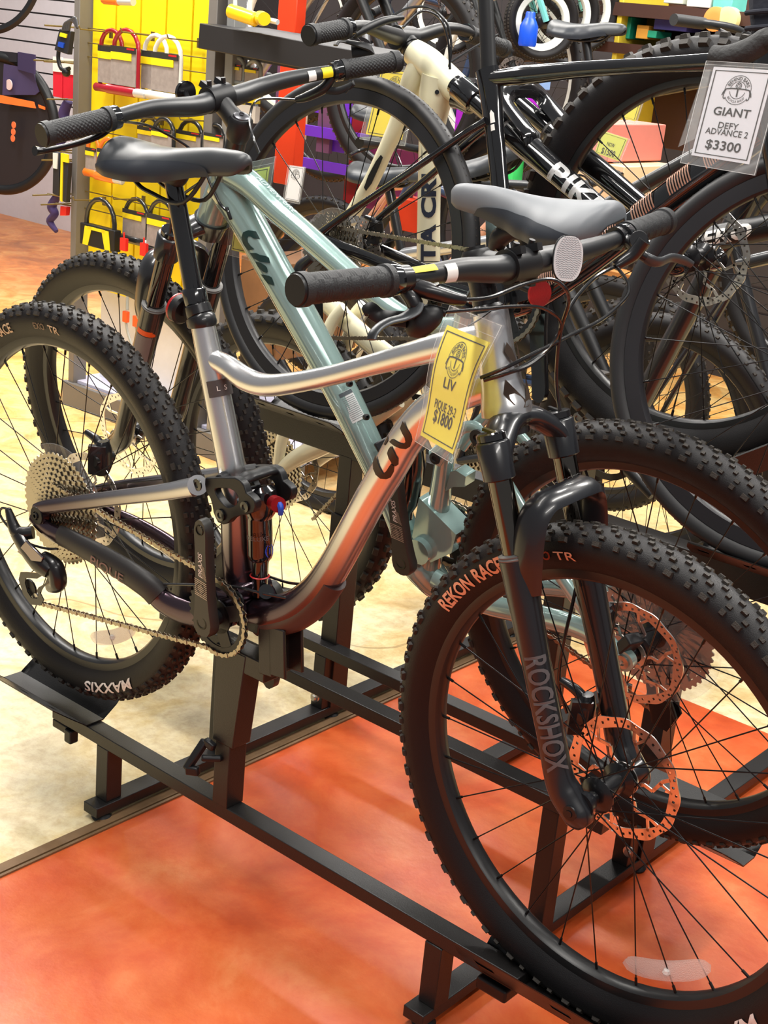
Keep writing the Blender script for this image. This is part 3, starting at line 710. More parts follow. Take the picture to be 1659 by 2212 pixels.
def vtray(cx, y, z, L, a=.62, w_=.075, tilt=0., bottom=.02, holes=3, name='wheel_tray', wf=None):
    """folded sheet channel: flat floor and two flared flaps with slots"""
    mb = MB(); R = Matrix.Rotation(tilt, 3, 'Y')
    for s in (-1, 1):
        p0 = V((0, s*bottom, 0)); ww = wf if (wf and s > 0) else w_; p1 = V((0, s*(bottom+ww*cos(a)), ww*sin(a)))
        cells = [(-L/2, -L/2+.02, 0)]
        n = holes*4
        xs = [-L/2+L*i/n for i in range(n+1)]; vs_ = [0, .45, .62, 1]
        def q(x, v, th): 
            c = 0
            p = p0.lerp(p1, v)+V((0, 0, th)); xx = x*(1-.09*max(0, v-.5)*2*abs(x)/(L/2)); return V((cx, y, z))+R @ V((xx, p.y, p.z))
        for th in (0, .0022):
            for i in range(n):
                for j in range(3):
                    if j == 1 and i % 4 in (1,) : continue
                    mb.add([q(xs[i], vs_[j], th), q(xs[i+1], vs_[j], th), q(xs[i+1], vs_[j+1], th), q(xs[i], vs_[j+1], th)], [(0, 1, 2, 3)])
        for x in (-L/2, L/2): mb.add([q(x, 0, 0), q(x, 1, 0), q(x, 1, .0022), q(x, 0, .0022)], [(0, 1, 2, 3)])
        mb.add([q(-L/2, 1, 0), q(L/2, 1, 0), q(L/2, 1, .0022), q(-L/2, 1, .0022)], [(0, 1, 2, 3)])
    mb.box(V((cx, y, z+.001)), (L, bottom*2, .003), R)
    return obj(name, mb, RACK, rk)
vtray(-.045, 0, .173, .26, a=.62, w_=.085); vtray(1.13, 0, .152, .27, a=.88, w_=.088, bottom=.022, holes=2, wf=.045)
vtray(1.02, .50, .195, .34); vtray(-.22, .50, .200, .34)
vtray(.02, .60, .662, .26, w_=.05); vtray(1.08, .60, .662, .26, w_=.05)
kn = MB(); kn.box((.0, 0, .136), (.045, .035, .018)); kn.box((.03, -.012, .128), (.02, .02, .028)); obj('tray_clamp', kn, MBLK, rk, bevel=.003)
kn = MB(); kn.box((1.045, 0, .132), (.055, .05, .022)); obj('tray_clamp', kn, MBLK, rk, bevel=.004)
# centre support under the first bike: tapered post with arm, cradle and lever
ps = MB(); ps.beam((.449, 0, .171), (.449, 0, .31), .040, .036, up=(1, 0, 0)); obj('support_post', ps, RACK, rk, bevel=.0015)
ps = MB(); ps.prism([V((.424, -.021, .29)), V((.474, -.021, .29)), V((.492, -.021, .47)), V((.420, -.021, .47))], (0, .042, 0)); obj('support_post', ps, RACK, rk, bevel=.002)
ps = MB(); ps.beam((.45, 0, .455), (.535, 0, .455), .04, .035); ps.beam((.530, 0, .545), (.540, 0, .455), .046, .030, up=(1, 0, 0)); ps.beam((.556, -.020, .545), (.566, -.020, .462), .006, .036, up=(1, 0, 0)); ps.beam((.556, .020, .545), (.566, .020, .462), .006, .036, up=(1, 0, 0)); ps.beam((.47, 0, .53), (.52, 0, .53), .05, .02)
obj('support_cradle', ps, RACK, rk, bevel=.002)
kn = MB(); kn.cyl((.449, -.02, .262), (.425, -.045, .262), .006); kn.beam((.405, -.060, .236), (.418, -.030, .288), .014, .014, up=(0, 1, 0)); kn.beam((.405, -.060, .236), (.428, -.052, .240), .012, .016); kn.beam((.418, -.032, .288), (.440, -.030, .282), .012, .014); obj('clamp_knob', kn, MBLK, rk, bevel=.003)
bt = MB()
for x, y, z in ((.945, .575, .075), (.150, .575, .075)): bt.lathe([(0, 0), (.006, 0), (.007, .004), (.011, .005), (.011, .010)], o=(x, y-.034, z), ax=(0, 1, 0), n=16)
obj('bolt', bt, STEEL, rk)
# ------------------------------------------------------------------ BIKE 1: silver mountain bike in front
F1 = Fr((0, 0, .5852), -.0021, .0569, .0526)
b1 = thing('mountain_bike', 'silver full-suspension mountain bike in front, facing right, with a yellow $1800 price tag', 'bicycle', (.58, 0, .17))
S1 = Steer(F1, 1, 1.173, 67, .044, -.043)
PNT = fade_paint('silver_to_plum_paint', (.085, .055, .072), (.74, .74, .75), .60, .80, .27, .92, .4)
cassA = (.1035, .021, 12, -.058, -.024, 51, 11)
cassM = cassA
wheel(b1, 'rear_wheel', F1.M(), R=.3715, w=.029, tread='race', rotor=.042, rr=.09, cass=cassM, disc=(.121, -.019), hubw=(.024, .034), flr=.030, phase=.05, refl=(radians(-59), .254),
      texts=(('MAXXIS', radians(-63.5), .333, .0195, WHT, dict(off=.03, shear=.15, width=.150)), ('RACE', radians(118), .327, .018, mat('tan_ink', s2l(205, 180, 150), .5), dict(off=.03, width=.05)), ('EXO', radians(99), .330, .0115, mat('faded_ink', s2l(120, 95, 75), .5), dict(off=.02)), ('TR', radians(92), .329, .013, MATS['tan_ink'], dict(off=.02, width=.030)), ('REKON', radians(131), .327, .018, MATS['tan_ink'], dict(off=.03)), ('MAXXIS', radians(188), .3335, .0195, WHT, dict(off=.03, shear=.15, width=.150))))
TAN = mat('peach_ink', s2l(235, 175, 140), .5); PATCH = mat('orange_patch', s2l(150, 50, 25), .5)
wheel(b1, 'front_wheel', S1.M(), R=.3715, w=.0295, tread='race', rotor=.034, rr=.09, hubw=(.026, .026), flr=.026, hubr=.0155, phase=.11, refl=(radians(-58), .264),
      texts=(('REKON', radians(145), .3265, .0205, TAN, dict(off=.04, width=.074)), ('RACE', radians(132), .3265, .0205, TAN, dict(off=.04, width=.058)), ('EXO', radians(115.4), .329, .0125, PATCH, dict(off=.03, shear=.3)), ('TR', radians(108.3), .329, .0125, TAN, dict(off=.01, width=.034)), ('MAXXIS', radians(-46), .333, .0215, WHT, dict(off=.03, shear=.15, width=.155))))
# frame
fm1 = MB()
hp, hr = [F1.P(1059, 672), F1.P(1063, 695), F1.P(1072, 760), F1.P(1084, 830), F1.P(1093, 875), F1.P(1096, 893)], [.0235, .0240, .0245, .0285, .0345, .0350]
fm1.smooth_tube(hp, hr, 28, sub=4)
p, r = K(F1, (438, 700, 0, 52), (447, 745, 0, 55), (459, 800, 0, 58), (475, 880, 0, 60), (493, 970, 0, 61), (503, 1030, 0, 62), (509, 1100, 0, 66), (513, 1180, 0, 70), (520, 1250, 0, 74), (530, 1300, 0, 70)); fm1.smooth_tube(p, r, 24)
p, r = K(F1, (448, 770, 0, 40), (490, 790, 0, 48), (530, 818, 0, 52), (575, 832, 0, 50), (640, 826, 0, 46), (720, 810, 0, 44), (800, 789, 0, 47), (880, 768, 0, 54), (950, 750, 0, 62), (1010, 738, 0, 64), (1062, 728, 0, 62)); fm1.smooth_tube(p, r, 24)
p, r = K(F1, (1075, 825, 0, 70), (1030, 838, 0, 74), (975, 858, 0, 78), (925, 893, 0, 80), (880, 945, 0, 78), (845, 1005, 0, 76), (804, 1073, 0, 74), (762, 1150, 0, 72), (722, 1222, 0, 72), (685, 1275, 0, 76), (640, 1310, 0, 78), (585, 1325, 0, 76), (540, 1322, 0, 72), (500, 1305, 0, 60)); fm1.smooth_tube(p, r, 28)
DT1 = list(zip(*spline(p, r, 6)))
for q0, q1, rr in (((.45, -.037, -.025), (.45, .037, -.025), .024), ((.47, -.036, .018), (.47, .036, .018), .017)): fm1.cyl(F1.L(*q0), F1.L(*q1), rr, n=28)
p, r = K(F1, (470, 1290, 0, 70), (500, 1300, 0, 84), (540, 1315, 0, 84)); fm1.smooth_tube(p, r, 18)
p, r = K(F1, (500, 1030, 0, 40), (520, 1085, 0, 44), (512, 1120, 0, 40)); fm1.smooth_tube(p, r, 12)
fr1 = obj('frame', fm1, PNT, b1, sharp=50)
# lettering on the down tube and the head tube badge
A_, B1_ = F1.P(893, 928), F1.P(805, 1068); R1_ = (m_of(A_, 79)+m_of(B1_, 75))/4*1.02
LOGO = (([(513, 578), (495, 625), (497, 670), (515, 712), (545, 737), (585, 742), (618, 730), (640, 690), (643, 655)], [(517, 590), (528, 632), (540, 662), (553, 684), (566, 705), (580, 695), (596, 672), (606, 655), (618, 640)]),
        ([(600, 540), (592, 565), (603, 600), (622, 630), (650, 655)], [(618, 515), (640, 560), (655, 590), (670, 610), (672, 640)]), ([(570, 500), (575, 512)], [(600, 440), (597, 480)]),
        ([(607, 487), (640, 515), (680, 532), (720, 537), (750, 520), (765, 480), (755, 440), (725, 395), (700, 345)], [(628, 465), (655, 485), (680, 500), (705, 505), (718, 490), (712, 460), (695, 430), (680, 395), (697, 350)]))
obj('frame_lettering', strips(lambda x, y: on_tube(A_, B1_, R1_, 648+x/3.152, 800+y/3.152), LOGO), mat('brown_ink', s2l(52, 38, 26), .45), fr1, sharp=60)
a, b = F1.P(1063, 700), F1.P(1096, 893); fn = wrap_text(a, b, .0245, .035, CAM-a, (1, 0, 0))
bd = MB(); H_ = lambda u, v: fn(u*.001, v*.001, .0007)
for poly in ([(12, 5), (30, -1), (46, 10), (53, 25), (53, 33), (46, 44), (32, 51), (14, 48), (44, 30)], [(-35, 15), (-23, 10), (-12, 16), (-3, 25), (-12, 25), (-24, 22)], [(-34, 38), (-22, 42), (-10, 39), (-2, 30), (-12, 31), (-24, 34)], [(-2, 29), (8, 37), (20, 43), (3, 42), (-8, 37)]):
    bd.add([H_(x, y) for x, y in poly], [tuple(range(len(poly)))])
obj('head_badge', bd, MATS['brown_ink'], fr1, sharp=60)
st = MB(); a, b = F1.P(468, 822), F1.P(474, 852); fn = wrap_text(a, b, m_of(a, 58)/2, m_of(b, 59)/2, CAM-a, (1, 0, 0)); patch(fn, -.013, .013, -.018, .030, 2, 10, st); obj('size_sticker', st, mat('grey_sticker', s2l(70, 66, 66), .5), fr1, sharp=60)
t = MB(); text(t, 'L  S', lambda u, v: fn(.004-v, u+.006, .0014), .008, off=.01); obj('size_lettering', t, WHT, fr1, sharp=60)
# down tube guard and cable port
g = MB(); pp, rr = zip(*[(q + (F1.R @ V((.3, 0, -1))).normalized()*.0135, r_*.90) for q, r_ in DT1[-30:-9]]); g.tube(list(pp), list(rr), 20); obj('down_tube_guard', g, mat('guard_rubber', s2l(62, 42, 42), .45), fr1)
g = MB(); g.smooth_tube([F1.P(622, 1296, -.01), F1.P(640, 1283, -.008), F1.P(658, 1262, -.004)], [.006, .011, .007], 12); obj('cable_port', g, MBLK, fr1)
# headset, spacers, stem, bar
hs = MB(); A1 = lambda t, y=0, p=-.044: S1.T(t, y, p)
def tz(px, py, Y=0.):   # steering-axis coordinate of a picture height
    q = F1.loc(F1.P(px, py, Y))-S1.hub0; return q.dot(S1.a)
t0, t1 = tz(1062, 672), tz(1056, 600)
hs.tube([A1(t0-.002), A1(t0+.006), A1(t0+.010), A1(t0+.0105), A1(t0+.040)], [.0235, .0225, .0180, .0172, .0172], 28)
for k in range(3): hs.lathe([(.0178, 0), (.0178, .0092)], o=A1(t0+.011+k*.0105), ax=F1.R @ S1.a, n=28)
obj('headset', hs, BLK, fr1)
fk = None
stm = MB(); sA = A1(t0+.040); sB = A1(t0+.082); stm.tube([sA, sA.lerp(sB, .12), sA.lerp(sB, .88), sB], [.0175, .0195, .0195, .017], 24)
CL = F1.P(1118, 572, 0); midA = sA.lerp(sB, .55)
stm.tube([midA, midA.lerp(CL, .45), CL], [.0200, .0165, .0190], 18)
yv = F1.R @ (S1.rot @ V((0, 1, 0))); fw = F1.R @ V((1, 0, 0)); uz = F1.R @ V((0, 0, 1))
stm.cyl(CL-yv*.024, CL+yv*.024, .0225, n=26); stm.cyl(sB, sB+F1.R @ S1.a*.004, .0145, n=20)
for sy in (-1, 1):
    stm.beam(CL+yv*.017*sy-fw*.004+uz*.017, CL+yv*.017*sy+fw*.018+uz*.026, .011, .010); stm.cyl(CL+yv*.016*sy+uz*.022+fw*.004, CL+yv*.016*sy+uz*.032+fw*.006, .0042, n=12)
    stm.beam(CL+yv*.017*sy-uz*.022, CL+yv*.017*sy+fw*.016-uz*.022, .011, .010)
stem1 = obj('stem', stm, MBLK, b1, sharp=45)
bar = MB(); BP = [F1.P(642, 626, -.372), F1.P(750, 616, -.30), F1.P(850, 604, -.225), F1.P(920, 594, -.168), F1.P(1000, 583, -.105), CL-yv*.045, CL, CL+yv*.045, F1.P(1245, 545, .125), F1.P(1300, 528, .19), F1.P(1352, 508, .262), F1.P(1437, 477, .372)]
pth, rr = spline(BP, [.0111, .0111, .0111, .0120, .0150, .0174, .0174, .0174, .0150, .0125, .0111, .0111], 5); bar.tube(pth, rr, 20)
bar1 = obj('handlebar', bar, BARB, b1)
pa, pb = F1.P(880, 600, -.200), F1.P(1000, 583, -.105); fn = wrap_text(pa, pb, .0118, .0152, CAM-pa, UPV)
st = MB(); patch(fn, .006, .024, -.014, .010, 3, 8, st); obj('bar_label', st, mat('white_sticker', (.8, .79, .76), .5), bar1, sharp=60)
st = MB(); patch(fn, -.045, -.008, .004, .0135, 3, 6, st); obj('bar_label', st, YSTK, bar1, sharp=60)
GA = [(F1.P(838, 606, -.235), BP[0]), (F1.P(1352, 509, .255), BP[-1])]
# grips of plaited rubber: the surface lines are raised ribs
for a, b in GA: grip(bar1, a, b)
# brake lever and shifter, near side
def px(fr, *pts): return [fr.P(*q) for q in pts]
lv = MB()
lv.smooth_tube(px(F1, (872, 612, -.205), (925, 628, -.19), (975, 643, -.17), (1003, 648, -.155)), [.010, .0105, .0085, .0065], 14)
lv.cyl(F1.P(862, 598, -.215), F1.P(880, 612, -.205), .0145); lv.lathe([(.0115, -.008), (.0165, -.008), (.0165, .008), (.0115, .008)], o=F1.P(868, 603, -.212), ax=(BP[1]-BP[0]), n=24)
lv.smooth_tube(px(F1, (870, 620, -.208), (888, 642, -.205), (898, 660, -.203), (905, 668, -.20)), [.009, .010, .010, .007], 12)
lv.cyl(F1.P(898, 605, -.200), F1.P(900, 618, -.198), .005); lv.cyl(F1.P(940, 614, -.185), F1.P(943, 624, -.183), .005)
brk = obj('brake_lever', lv, BLK, bar1)
lb = MB(); pth, rr = spline(px(F1, (903, 655, -.203), (895, 672, -.21), (872, 686, -.225), (842, 694, -.245), (820, 706, -.26), (806, 722, -.272), (803, 734, -.276)), [.0075, .0085, .0070, .0062, .0058, .0055, .0050], 6); lb.tube(pth, rr, 12, squash=(.6, 1.25)); obj('lever_blade', lb, mat('blade_grey', (.06, .065, .07), .35, .4), brk)
sh = MB(); sh.smooth_tube(px(F1, (880, 705, -.205), (905, 700, -.20), (930, 678, -.19), (935, 664, -.185)), [.010, .016, .015, .010], 14, squash=(.75, 1.1)); sh.smooth_tube(px(F1, (785, 675, -.235), (800, 670, -.23), (825, 685, -.222), (880, 690, -.21)), [.004, .008, .007, .008], 10, squash=(.5, 1.3)); sh.cyl(F1.P(935, 668, -.185), F1.P(962, 675, -.175), .0055)
obj('shifter', sh, MBLK, bar1)
# far lever
lv = MB(); lv.smooth_tube(px(F1, (1392, 520, .235), (1370, 548, .228), (1345, 566, .215), (1328, 576, .205)), [.010, .0100, .008, .006], 14); lv.lathe([(.0115, -.007), (.0165, -.007), (.0165, .007), (.0115, .007)], o=F1.P(1334, 514, .238), ax=(BP[-1]-BP[-2]), n=24); lv.smooth_tube(px(F1, (1338, 516, .238), (1358, 520, .24), (1380, 545, .24), (1396, 556, .245)), [.006, .009, .008, .007], 10)
lv.lathe([(0, 0), (.012, 0), (.0135, .006), (.012, .010), (0, .010)], o=F1.P(1380, 520, .24), ax=fw*.4+uz*.3-yv*.7, n=18)
brk2 = obj('brake_lever', lv, BLK, bar1)
lb = MB(); pth, rr = spline(px(F1, (1378, 545, .24), (1405, 562, .25), (1425, 566, .262), (1450, 557, .28), (1475, 562, .30), (1495, 572, .315)), [.006, .0075, .0070, .0062, .0058, .0045], 6); lb.tube(pth, rr, 12, squash=(.6, 1.15)); obj('lever_blade', lb, MATS['blade_grey'], brk2)
# reflector on the bar
rf = MB(); c = F1.P(1228, 559, .055); nn = (CAM-c).normalized(); nn = (nn+V((1.0, .2, 0))*.2).normalized(); ux = nn.cross(uz).normalized(); uy = ux.cross(nn)
def oval(c, rx, ry, d, mb, th=.006, n=28):
    o_ = [c+ux*rx*(abs(cos(2*pi*k/n))**.8*(1 if cos(2*pi*k/n) > 0 else -1))+uy*ry*(abs(sin(2*pi*k/n))**.8*(1 if sin(2*pi*k/n) > 0 else -1)) for k in range(n)]
    return mb.prism(o_, -nn*th)
oval(c, .0185, .0290, 0, rf); obj('reflector', rf, REFL, bar1)
zz = MB()
for k in range(-9, 10):
    y0_ = k*.0028
    for s_ in (-1, 1):
        hw = .0185*sqrt(max(0, 1-(y0_/.029)**2))*.9; n5 = 6
        for j in range(n5):
            xa, xb = s_*hw*j/n5, s_*hw*(j+1)/n5; ya, yb_ = y0_+(.0016 if j % 2 else 0), y0_+(0 if j % 2 else .0016)
            zz.add([c+nn*.0004+ux*xa+uy*ya, c+nn*.0004+ux*xb+uy*yb_, c+nn*.0004+ux*xb+uy*(yb_+.0007), c+nn*.0004+ux*xa+uy*(ya+.0007)], [(0, 1, 2, 3)])
obj('reflector_facets', zz, mat('facet_grey', (.22, .24, .26), .3, .5), bpy.data.objects['reflector'], sharp=60)
rf = MB(); oval(c-nn*.0062, .0195, .0300, 0, rf, .005); rf.cyl(c-nn*.01, CL+yv*.05, .005); obj('reflector_bracket', rf, MBLK, bar1)
# fork
FB = mat('fork_black', (.012, .013, .016), .28, coat=.3)
T = S1.T; HS = .069; PS = -.020
fk1 = mtb_fork(F1, S1, b1, HS, PS, .479, .416, .343, .533, FB)
leg_text(F1, S1, fk1, 'ROCKSHOX', .135, 0, .015, .030, .160, mat('grey_ink', (.11, .11, .115), .4), HS, PS, off=.03)
t = MB(); text(t, 'RECON', lambda u, v: T(.418+.0125, u+.0, PS+.050+v*.5)+(CAM-T(.43, 0, PS)).normalized()*.004, .012, width=.055); obj('fork_lettering', t, MATS['grey_ink'], fk1, sharp=60)
caliper(F1, fk1, T(.085, HS-.022, PS-.035))
# near chain stay, seat stay, rocker, shock
rear = MB()
ss = [(78, 1100, -.066, 26), (110, 1094, -.066, 33), (230, 1078, -.064, 34), (340, 1065, -.060, 37), (400, 1055, -.054, 42), (418, 1052, -.052, 44)]
p, r = K(F1, *ss); rear.smooth_tube(p, r, 18, squash=(.75, 1)); rear.smooth_tube(mirror(F1, p), r, 18, squash=(.75, 1))
cs = [(72, 1115, -.066, 34), (105, 1145, -.066, 38), (170, 1178, -.066, 44), (250, 1222, -.062, 50), (320, 1268, -.055, 54), (355, 1300, -.046, 58), (395, 1320, -.040, 60), (440, 1328, -.036, 56), (500, 1312, -.034, 50), (520, 1306, -.034, 44)]
p, r = K(F1, *cs); rear.smooth_tube(p, r, 18, squash=(.62, 1)); rear.smooth_tube(mirror(F1, p), r, 18, squash=(.62, 1)); CSP = (p, r)
for sy in (-1, 1): rear.cyl(F1.L(0, sy*.060, 0), F1.L(0, sy*.073, 0), .0185, n=24); rear.cyl(F1.P(427, 1048, -.054) if sy < 0 else mirror(F1, [F1.P(427, 1048, -.054)])[0], F1.P(427, 1048, -.040) if sy < 0 else mirror(F1, [F1.P(427, 1048, -.040)])[0], .0165, n=24)
sw1 = obj('swingarm', rear, PNT, b1, sharp=50)
q = MB(); bolt(q, F1.L(0, -.0735, 0), F1.R @ V((0, -1, 0)), .0165, .003); q.lathe([(0, 0), (.006, 0), (.006, .003), (.0035, .003)], o=F1.L(0, -.0765, 0), ax=F1.R @ V((0, -1, 0)), n=16); obj('rear_axle', q, MBLK, sw1)
pt, rr = spline(CSP[0], CSP[1], 6); off = F1.R @ V((0, -.0025, .004)); q = MB(); q.tube([x+off for x in pt[9:29]], [x*1.14 for x in rr[8:29]], 18, squash=(.66, 1)); cg = obj('chainstay_guard', q, mat('guard_black', (.020, .018, .018), .5), sw1)
a, b = pt[13], pt[24]; fn = wrap_text(a, b, rr[13]*1.1, rr[24]*1.1, F1.R @ V((0, -1, .12)), uz)
t = MB()
def fl_(u, v):
    A_, B_ = a, b; ax = (B_-A_).normalized(); up_ = uz-ax*uz.dot(ax); up_.normalize(); k = (u/.12)+.5; rr_ = rr[13]*1.14*.66*(1-k)+rr[24]*1.14*.66*k; return A_.lerp(B_, k)+off+up_*(v-.010)+F1.R @ V((0, -1, 0))*(rr_*sqrt(max(0, 1-((v-.010)/(rr[18]*1.25))**2))+.0032)
text(t, 'PIQUE', fl_, .017, width=.062, off=.012); obj('chainstay_lettering', t, mat('plum_ink', s2l(120, 88, 84), .4), cg, sharp=60)
lk = MB(); rp = [(316, 262), (400, 262), (480, 256), (560, 262), (640, 262), (700, 292), (740, 350), (765, 430), (820, 470), (860, 520), (866, 580), (845, 635), (780, 662), (700, 672), (640, 690), (600, 715), (565, 758), (510, 772), (455, 750), (428, 700), (405, 640), (392, 560), (372, 490), (345, 440), (322, 400), (312, 330)]
hl = [(428, 385), (460, 374), (500, 375), (540, 374), (580, 382), (620, 402), (650, 425), (668, 455), (676, 480), (678, 505), (668, 528), (655, 548), (640, 562), (615, 572), (590, 580), (568, 584), (548, 575), (530, 562), (512, 545), (495, 525), (478, 505), (462, 485), (450, 462), (440, 445), (432, 425), (426, 405)]
P2 = lambda q, Y: F1.P(380+q[0]/5.028, 980+q[1]/5.028, Y)
for Y0, Y1 in ((-.047, -.033),):
    o_ = [P2(q, Y0) for q in rp]; i_ = [P2(q, Y0) for q in hl]; e = F1.R @ V((0, Y1-Y0, 0)); lk.ring_prism(o_, i_, e)
    lk.ring_prism(mirror(F1, o_)[::-1], mirror(F1, i_)[::-1], -e)
br = [P2((700, 300), -.036), P2((790, 250), -.020), P2((880, 222), 0)]; bb = mirror(F1, br[:2])[::-1]
lk.smooth_tube(br+bb, [.010, .012, .012, .012, .010], 10, squash=(.7, 1.3))
lk.smooth_tube([P2((480, 300), -.04), P2((560, 250), -.015), mirror(F1, [P2((560, 250), -.015)])[0], mirror(F1, [P2((480, 300), -.04)])[0]], .011, 10)
lk1 = obj('rocker_link', lk, MBLK, b1, sharp=40, bevel=.003)
for c, rr_ in (((237, 336), .0098), ((485, 668), .0098), ((750, 577), .0088)):
    q = MB(); bolt(q, P2(c, -.0555 if c[0] < 300 else -.048), F1.R @ V((0, -1, 0)), rr_, .0028); obj('pivot_bolt', q, mat('bolt_dark', (.12, .12, .12), .25, 1.), lk1)
    q = MB(); bolt(q, mirror(F1, [P2(c, -.048)])[0], F1.R @ V((0, 1, 0)), rr_, .0028); obj('pivot_bolt', q, MATS['bolt_dark'], lk1)
q = MB(); bolt(q, P2((668, 1590), -.038), F1.R @ V((0, -1, 0)), .0155, .004); obj('main_pivot', q, MBLK, fr1)
shk = MB(); p, r = K(F1, (562, 1052, 0, 46), (563, 1056, 0, 66), (563, 1070, 0, 76), (562, 1100, 0, 72), (560, 1112, 0, 60), (560, 1118, 0, 56), (562, 1195, 0, 57), (562, 1206, 0, 50), (563, 1212, 0, 36)); shk.tube(p, r, 26)
shk1 = obj('rear_shock', shk, GBLK, b1)
q = MB(); p, r = K(F1, (563, 1208, 0, 36), (560, 1285, 0, 34)); q.tube(p, r, 22); q.cyl(F1.P(575, 1278, -.03), F1.P(575, 1278, .03), .012); obj('shock_shaft', q, GBLK, shk1)
q = MB(); q.lathe([(.0148, -.0015), (.0165, 0), (.0148, .0015)], o=F1.P(561, 1243), ax=uz, n=28, closed=True); obj('travel_ring', q, mat('red_ring', (.6, .02, .02), .4), shk1)
q = MB(); c = F1.P(592, 1086, -.008); q.cyl(c, c+(CAM-c).normalized()*.012+fw*.010, .0125); obj('rebound_knob', q, REDM, shk1)
q = MB(); c = F1.P(603, 1088, -.012); q.smooth_tube([c, F1.P(606, 1098, -.014), F1.P(606, 1112, -.014)], [.006, .005, .004], 8); obj('lockout_lever', q, BLUM, shk1)
t = MB(); a, b = F1.P(560, 1125), F1.P(562, 1195); fn = wrap_text(a, b, .0245, .0245, CAM-a, RGT); text(t, 'DELUXE', lambda u, v: fn(-v-.002+.0, u-.004), .0075, off=.005); obj('shock_lettering', t, MATS['grey_ink'], shk1, sharp=60)
t = MB(); text(t, '(i)', lambda u, v: fn(-v+.022, u+.016), .016); obj('shock_lettering', t, mat('blue_ink', (.02, .06, .5), .4), shk1, sharp=60)
# cranks, ring, chain, derailleur
BBx, BBz = .449, -.025
chainring(F1, b1, BBx, BBz, -.050, r=.066, nt=32)
crank(F1, b1, BBx, BBz, -.066, radians(91.5), L=.166, m=mat('crank_black', (.022, .022, .020), .45))
crank(F1, b1, BBx, BBz, .066, radians(-88.5), L=.166, m=MATS['crank_black'], ltext=False, side=1)
q = MB(); q.cyl(F1.L(BBx, -.06, BBz), F1.L(BBx, .06, BBz), .014); q.cyl(F1.L(BBx, -.048, BBz), F1.L(BBx, -.036, BBz), .022); obj('bottom_bracket', q, MBLK, fr1)
run_chain(F1, b1, (BBx, BBz), .066, -.050, (0, 0), .052, -.040, 0, [F1.loc(F1.P(88, 1303, -.046))[i] for i in (0, 2)], ybot=-.046)
dr = MB()
dr.smooth_tube(px(F1, (72, 1150, -.074), (52, 1152, -.085), (34, 1146, -.092), (20, 1108, -.092), (18, 1098, -.092)), [.012, .012, .012, .007, .005], 12)
dr.smooth_tube(px(F1, (34, 1150, -.092), (52, 1180, -.094), (80, 1215, -.090), (105, 1235, -.082)), [.012, .013, .015, .012], 12, squash=(.8, 1.2))
dr.smooth_tube(px(F1, (92, 1200, -.075), (118, 1225, -.070), (125, 1260, -.070), (108, 1268, -.070)), [.010, .017, .016, .010], 14)
der = obj('derailleur', dr, BLK, b1)
q = MB(); q.prism(px(F1, (55, 1168, -.104), (92, 1205, -.100), (88, 1214, -.100), (62, 1212, -.102), (36, 1192, -.104)), F1.R @ V((0, .006, 0))); obj('derailleur_plate', q, mat('dark_chrome', (.25, .22, .24), .2, 1.), der, bevel=.0015)
CG = ((44, 1236), (56, 1236), (88, 1238), (118, 1222), (128, 1236), (118, 1256), (94, 1268), (86, 1280), (94, 1296), (88, 1308), (66, 1306), (50, 1284), (40, 1252))
for Y in (-.064, -.048):
    q = MB(); cx_, cy_ = 70, 1270; o_ = px(F1, *[(x, y, Y) for x, y in CG]); i_ = px(F1, *[(cx_+(x-cx_)*.55, cy_+(y-cy_)*.62, Y) for x, y in CG]); q.ring_prism(o_, i_, F1.R @ V((0, .002, 0))); obj('derailleur_cage', q, BLK, der)
for c in ((66, 1271, -.055), (78, 1292, -.055)): q = MB(); q.lathe([(.004, -.004), (.019 if c[0] < 70 else .012, -.003), (.019 if c[0] < 70 else .012, .001), (.004, .002)], o=F1.P(*c), ax=F1.R @ V((0, 1, 0)), n=14, closed=True); obj('jockey_wheel', q, STEEL if c[0] > 70 else MBLK, der)
hose('derailleur_cable', der, px(F1, (18, 1100, -.092), (4, 1098, -.095), (0, 1112, -.097), (20, 1140, -.098), (55, 1170, -.090), (95, 1184, -.078), (125, 1186, -.070)), .0024)
caliper(F1, sw1, F1.P(222, 990, .045), s=1.05)
# seat post, dropper collar, saddle
q = MB(); p, r = K(F1, (371, 376, 0, 38), (385, 450, 0, 40), (418, 628, 0, 42)); q.tube(p, r, 24); sp1 = obj('seat_post', q, GBLK, b1)
q = MB(); p, r = K(F1, (418, 622, 0, 48), (419, 628, 0, 54), (424, 655, 0, 54), (425, 657, 0, 50)); q.tube(p, r, 26); obj('seal_head', q, GBLK, sp1)
q = MB(); p, r = K(F1, (425, 656, 0, 50), (426, 660, 0, 58), (431, 678, 0, 60), (432, 681, 0, 56), (433, 684, 0, 64), (437, 700, 0, 66), (438, 706, 0, 60)); q.tube(p, r, 26); obj('seat_clamp', q, BLK, fr1)
c = F1.P(392, 668, 0); q = MB(); n_ = -fw+uz*.15; q.lathe([(0, .008), (.020, .008), (.024, .004), (.024, -.006), (.0, -.008)], o=c, ax=-n_, n=26); q.beam(c, F1.P(425, 670, 0), .012, .02); rr1 = obj('rear_reflector', q, MBLK, sp1)
q = MB(); q.lathe([(0, .003), (.0235, .003), (.0245, 0), (.0235, -.003), (0, -.003)], o=c+n_*.008, ax=n_, n=26); obj('reflector_lens', q, REFR, rr1)
q = MB(); q.smooth_tube(px(F1, (350, 358, 0), (362, 376, 0), (382, 384, 0), (400, 370, 0)), [.010, .016, .016, .010], 12); q.beam(F1.P(345, 372, -.02), F1.P(402, 368, -.02), .012, .012); q.beam(F1.P(345, 372, .02), F1.P(402, 368, .02), .012, .012); obj('saddle_clamp', q, MBLK, sp1)
_t, _n = F1.loc(F1.P(250, 302, 0)), F1.loc(F1.P(541, 336, 0))
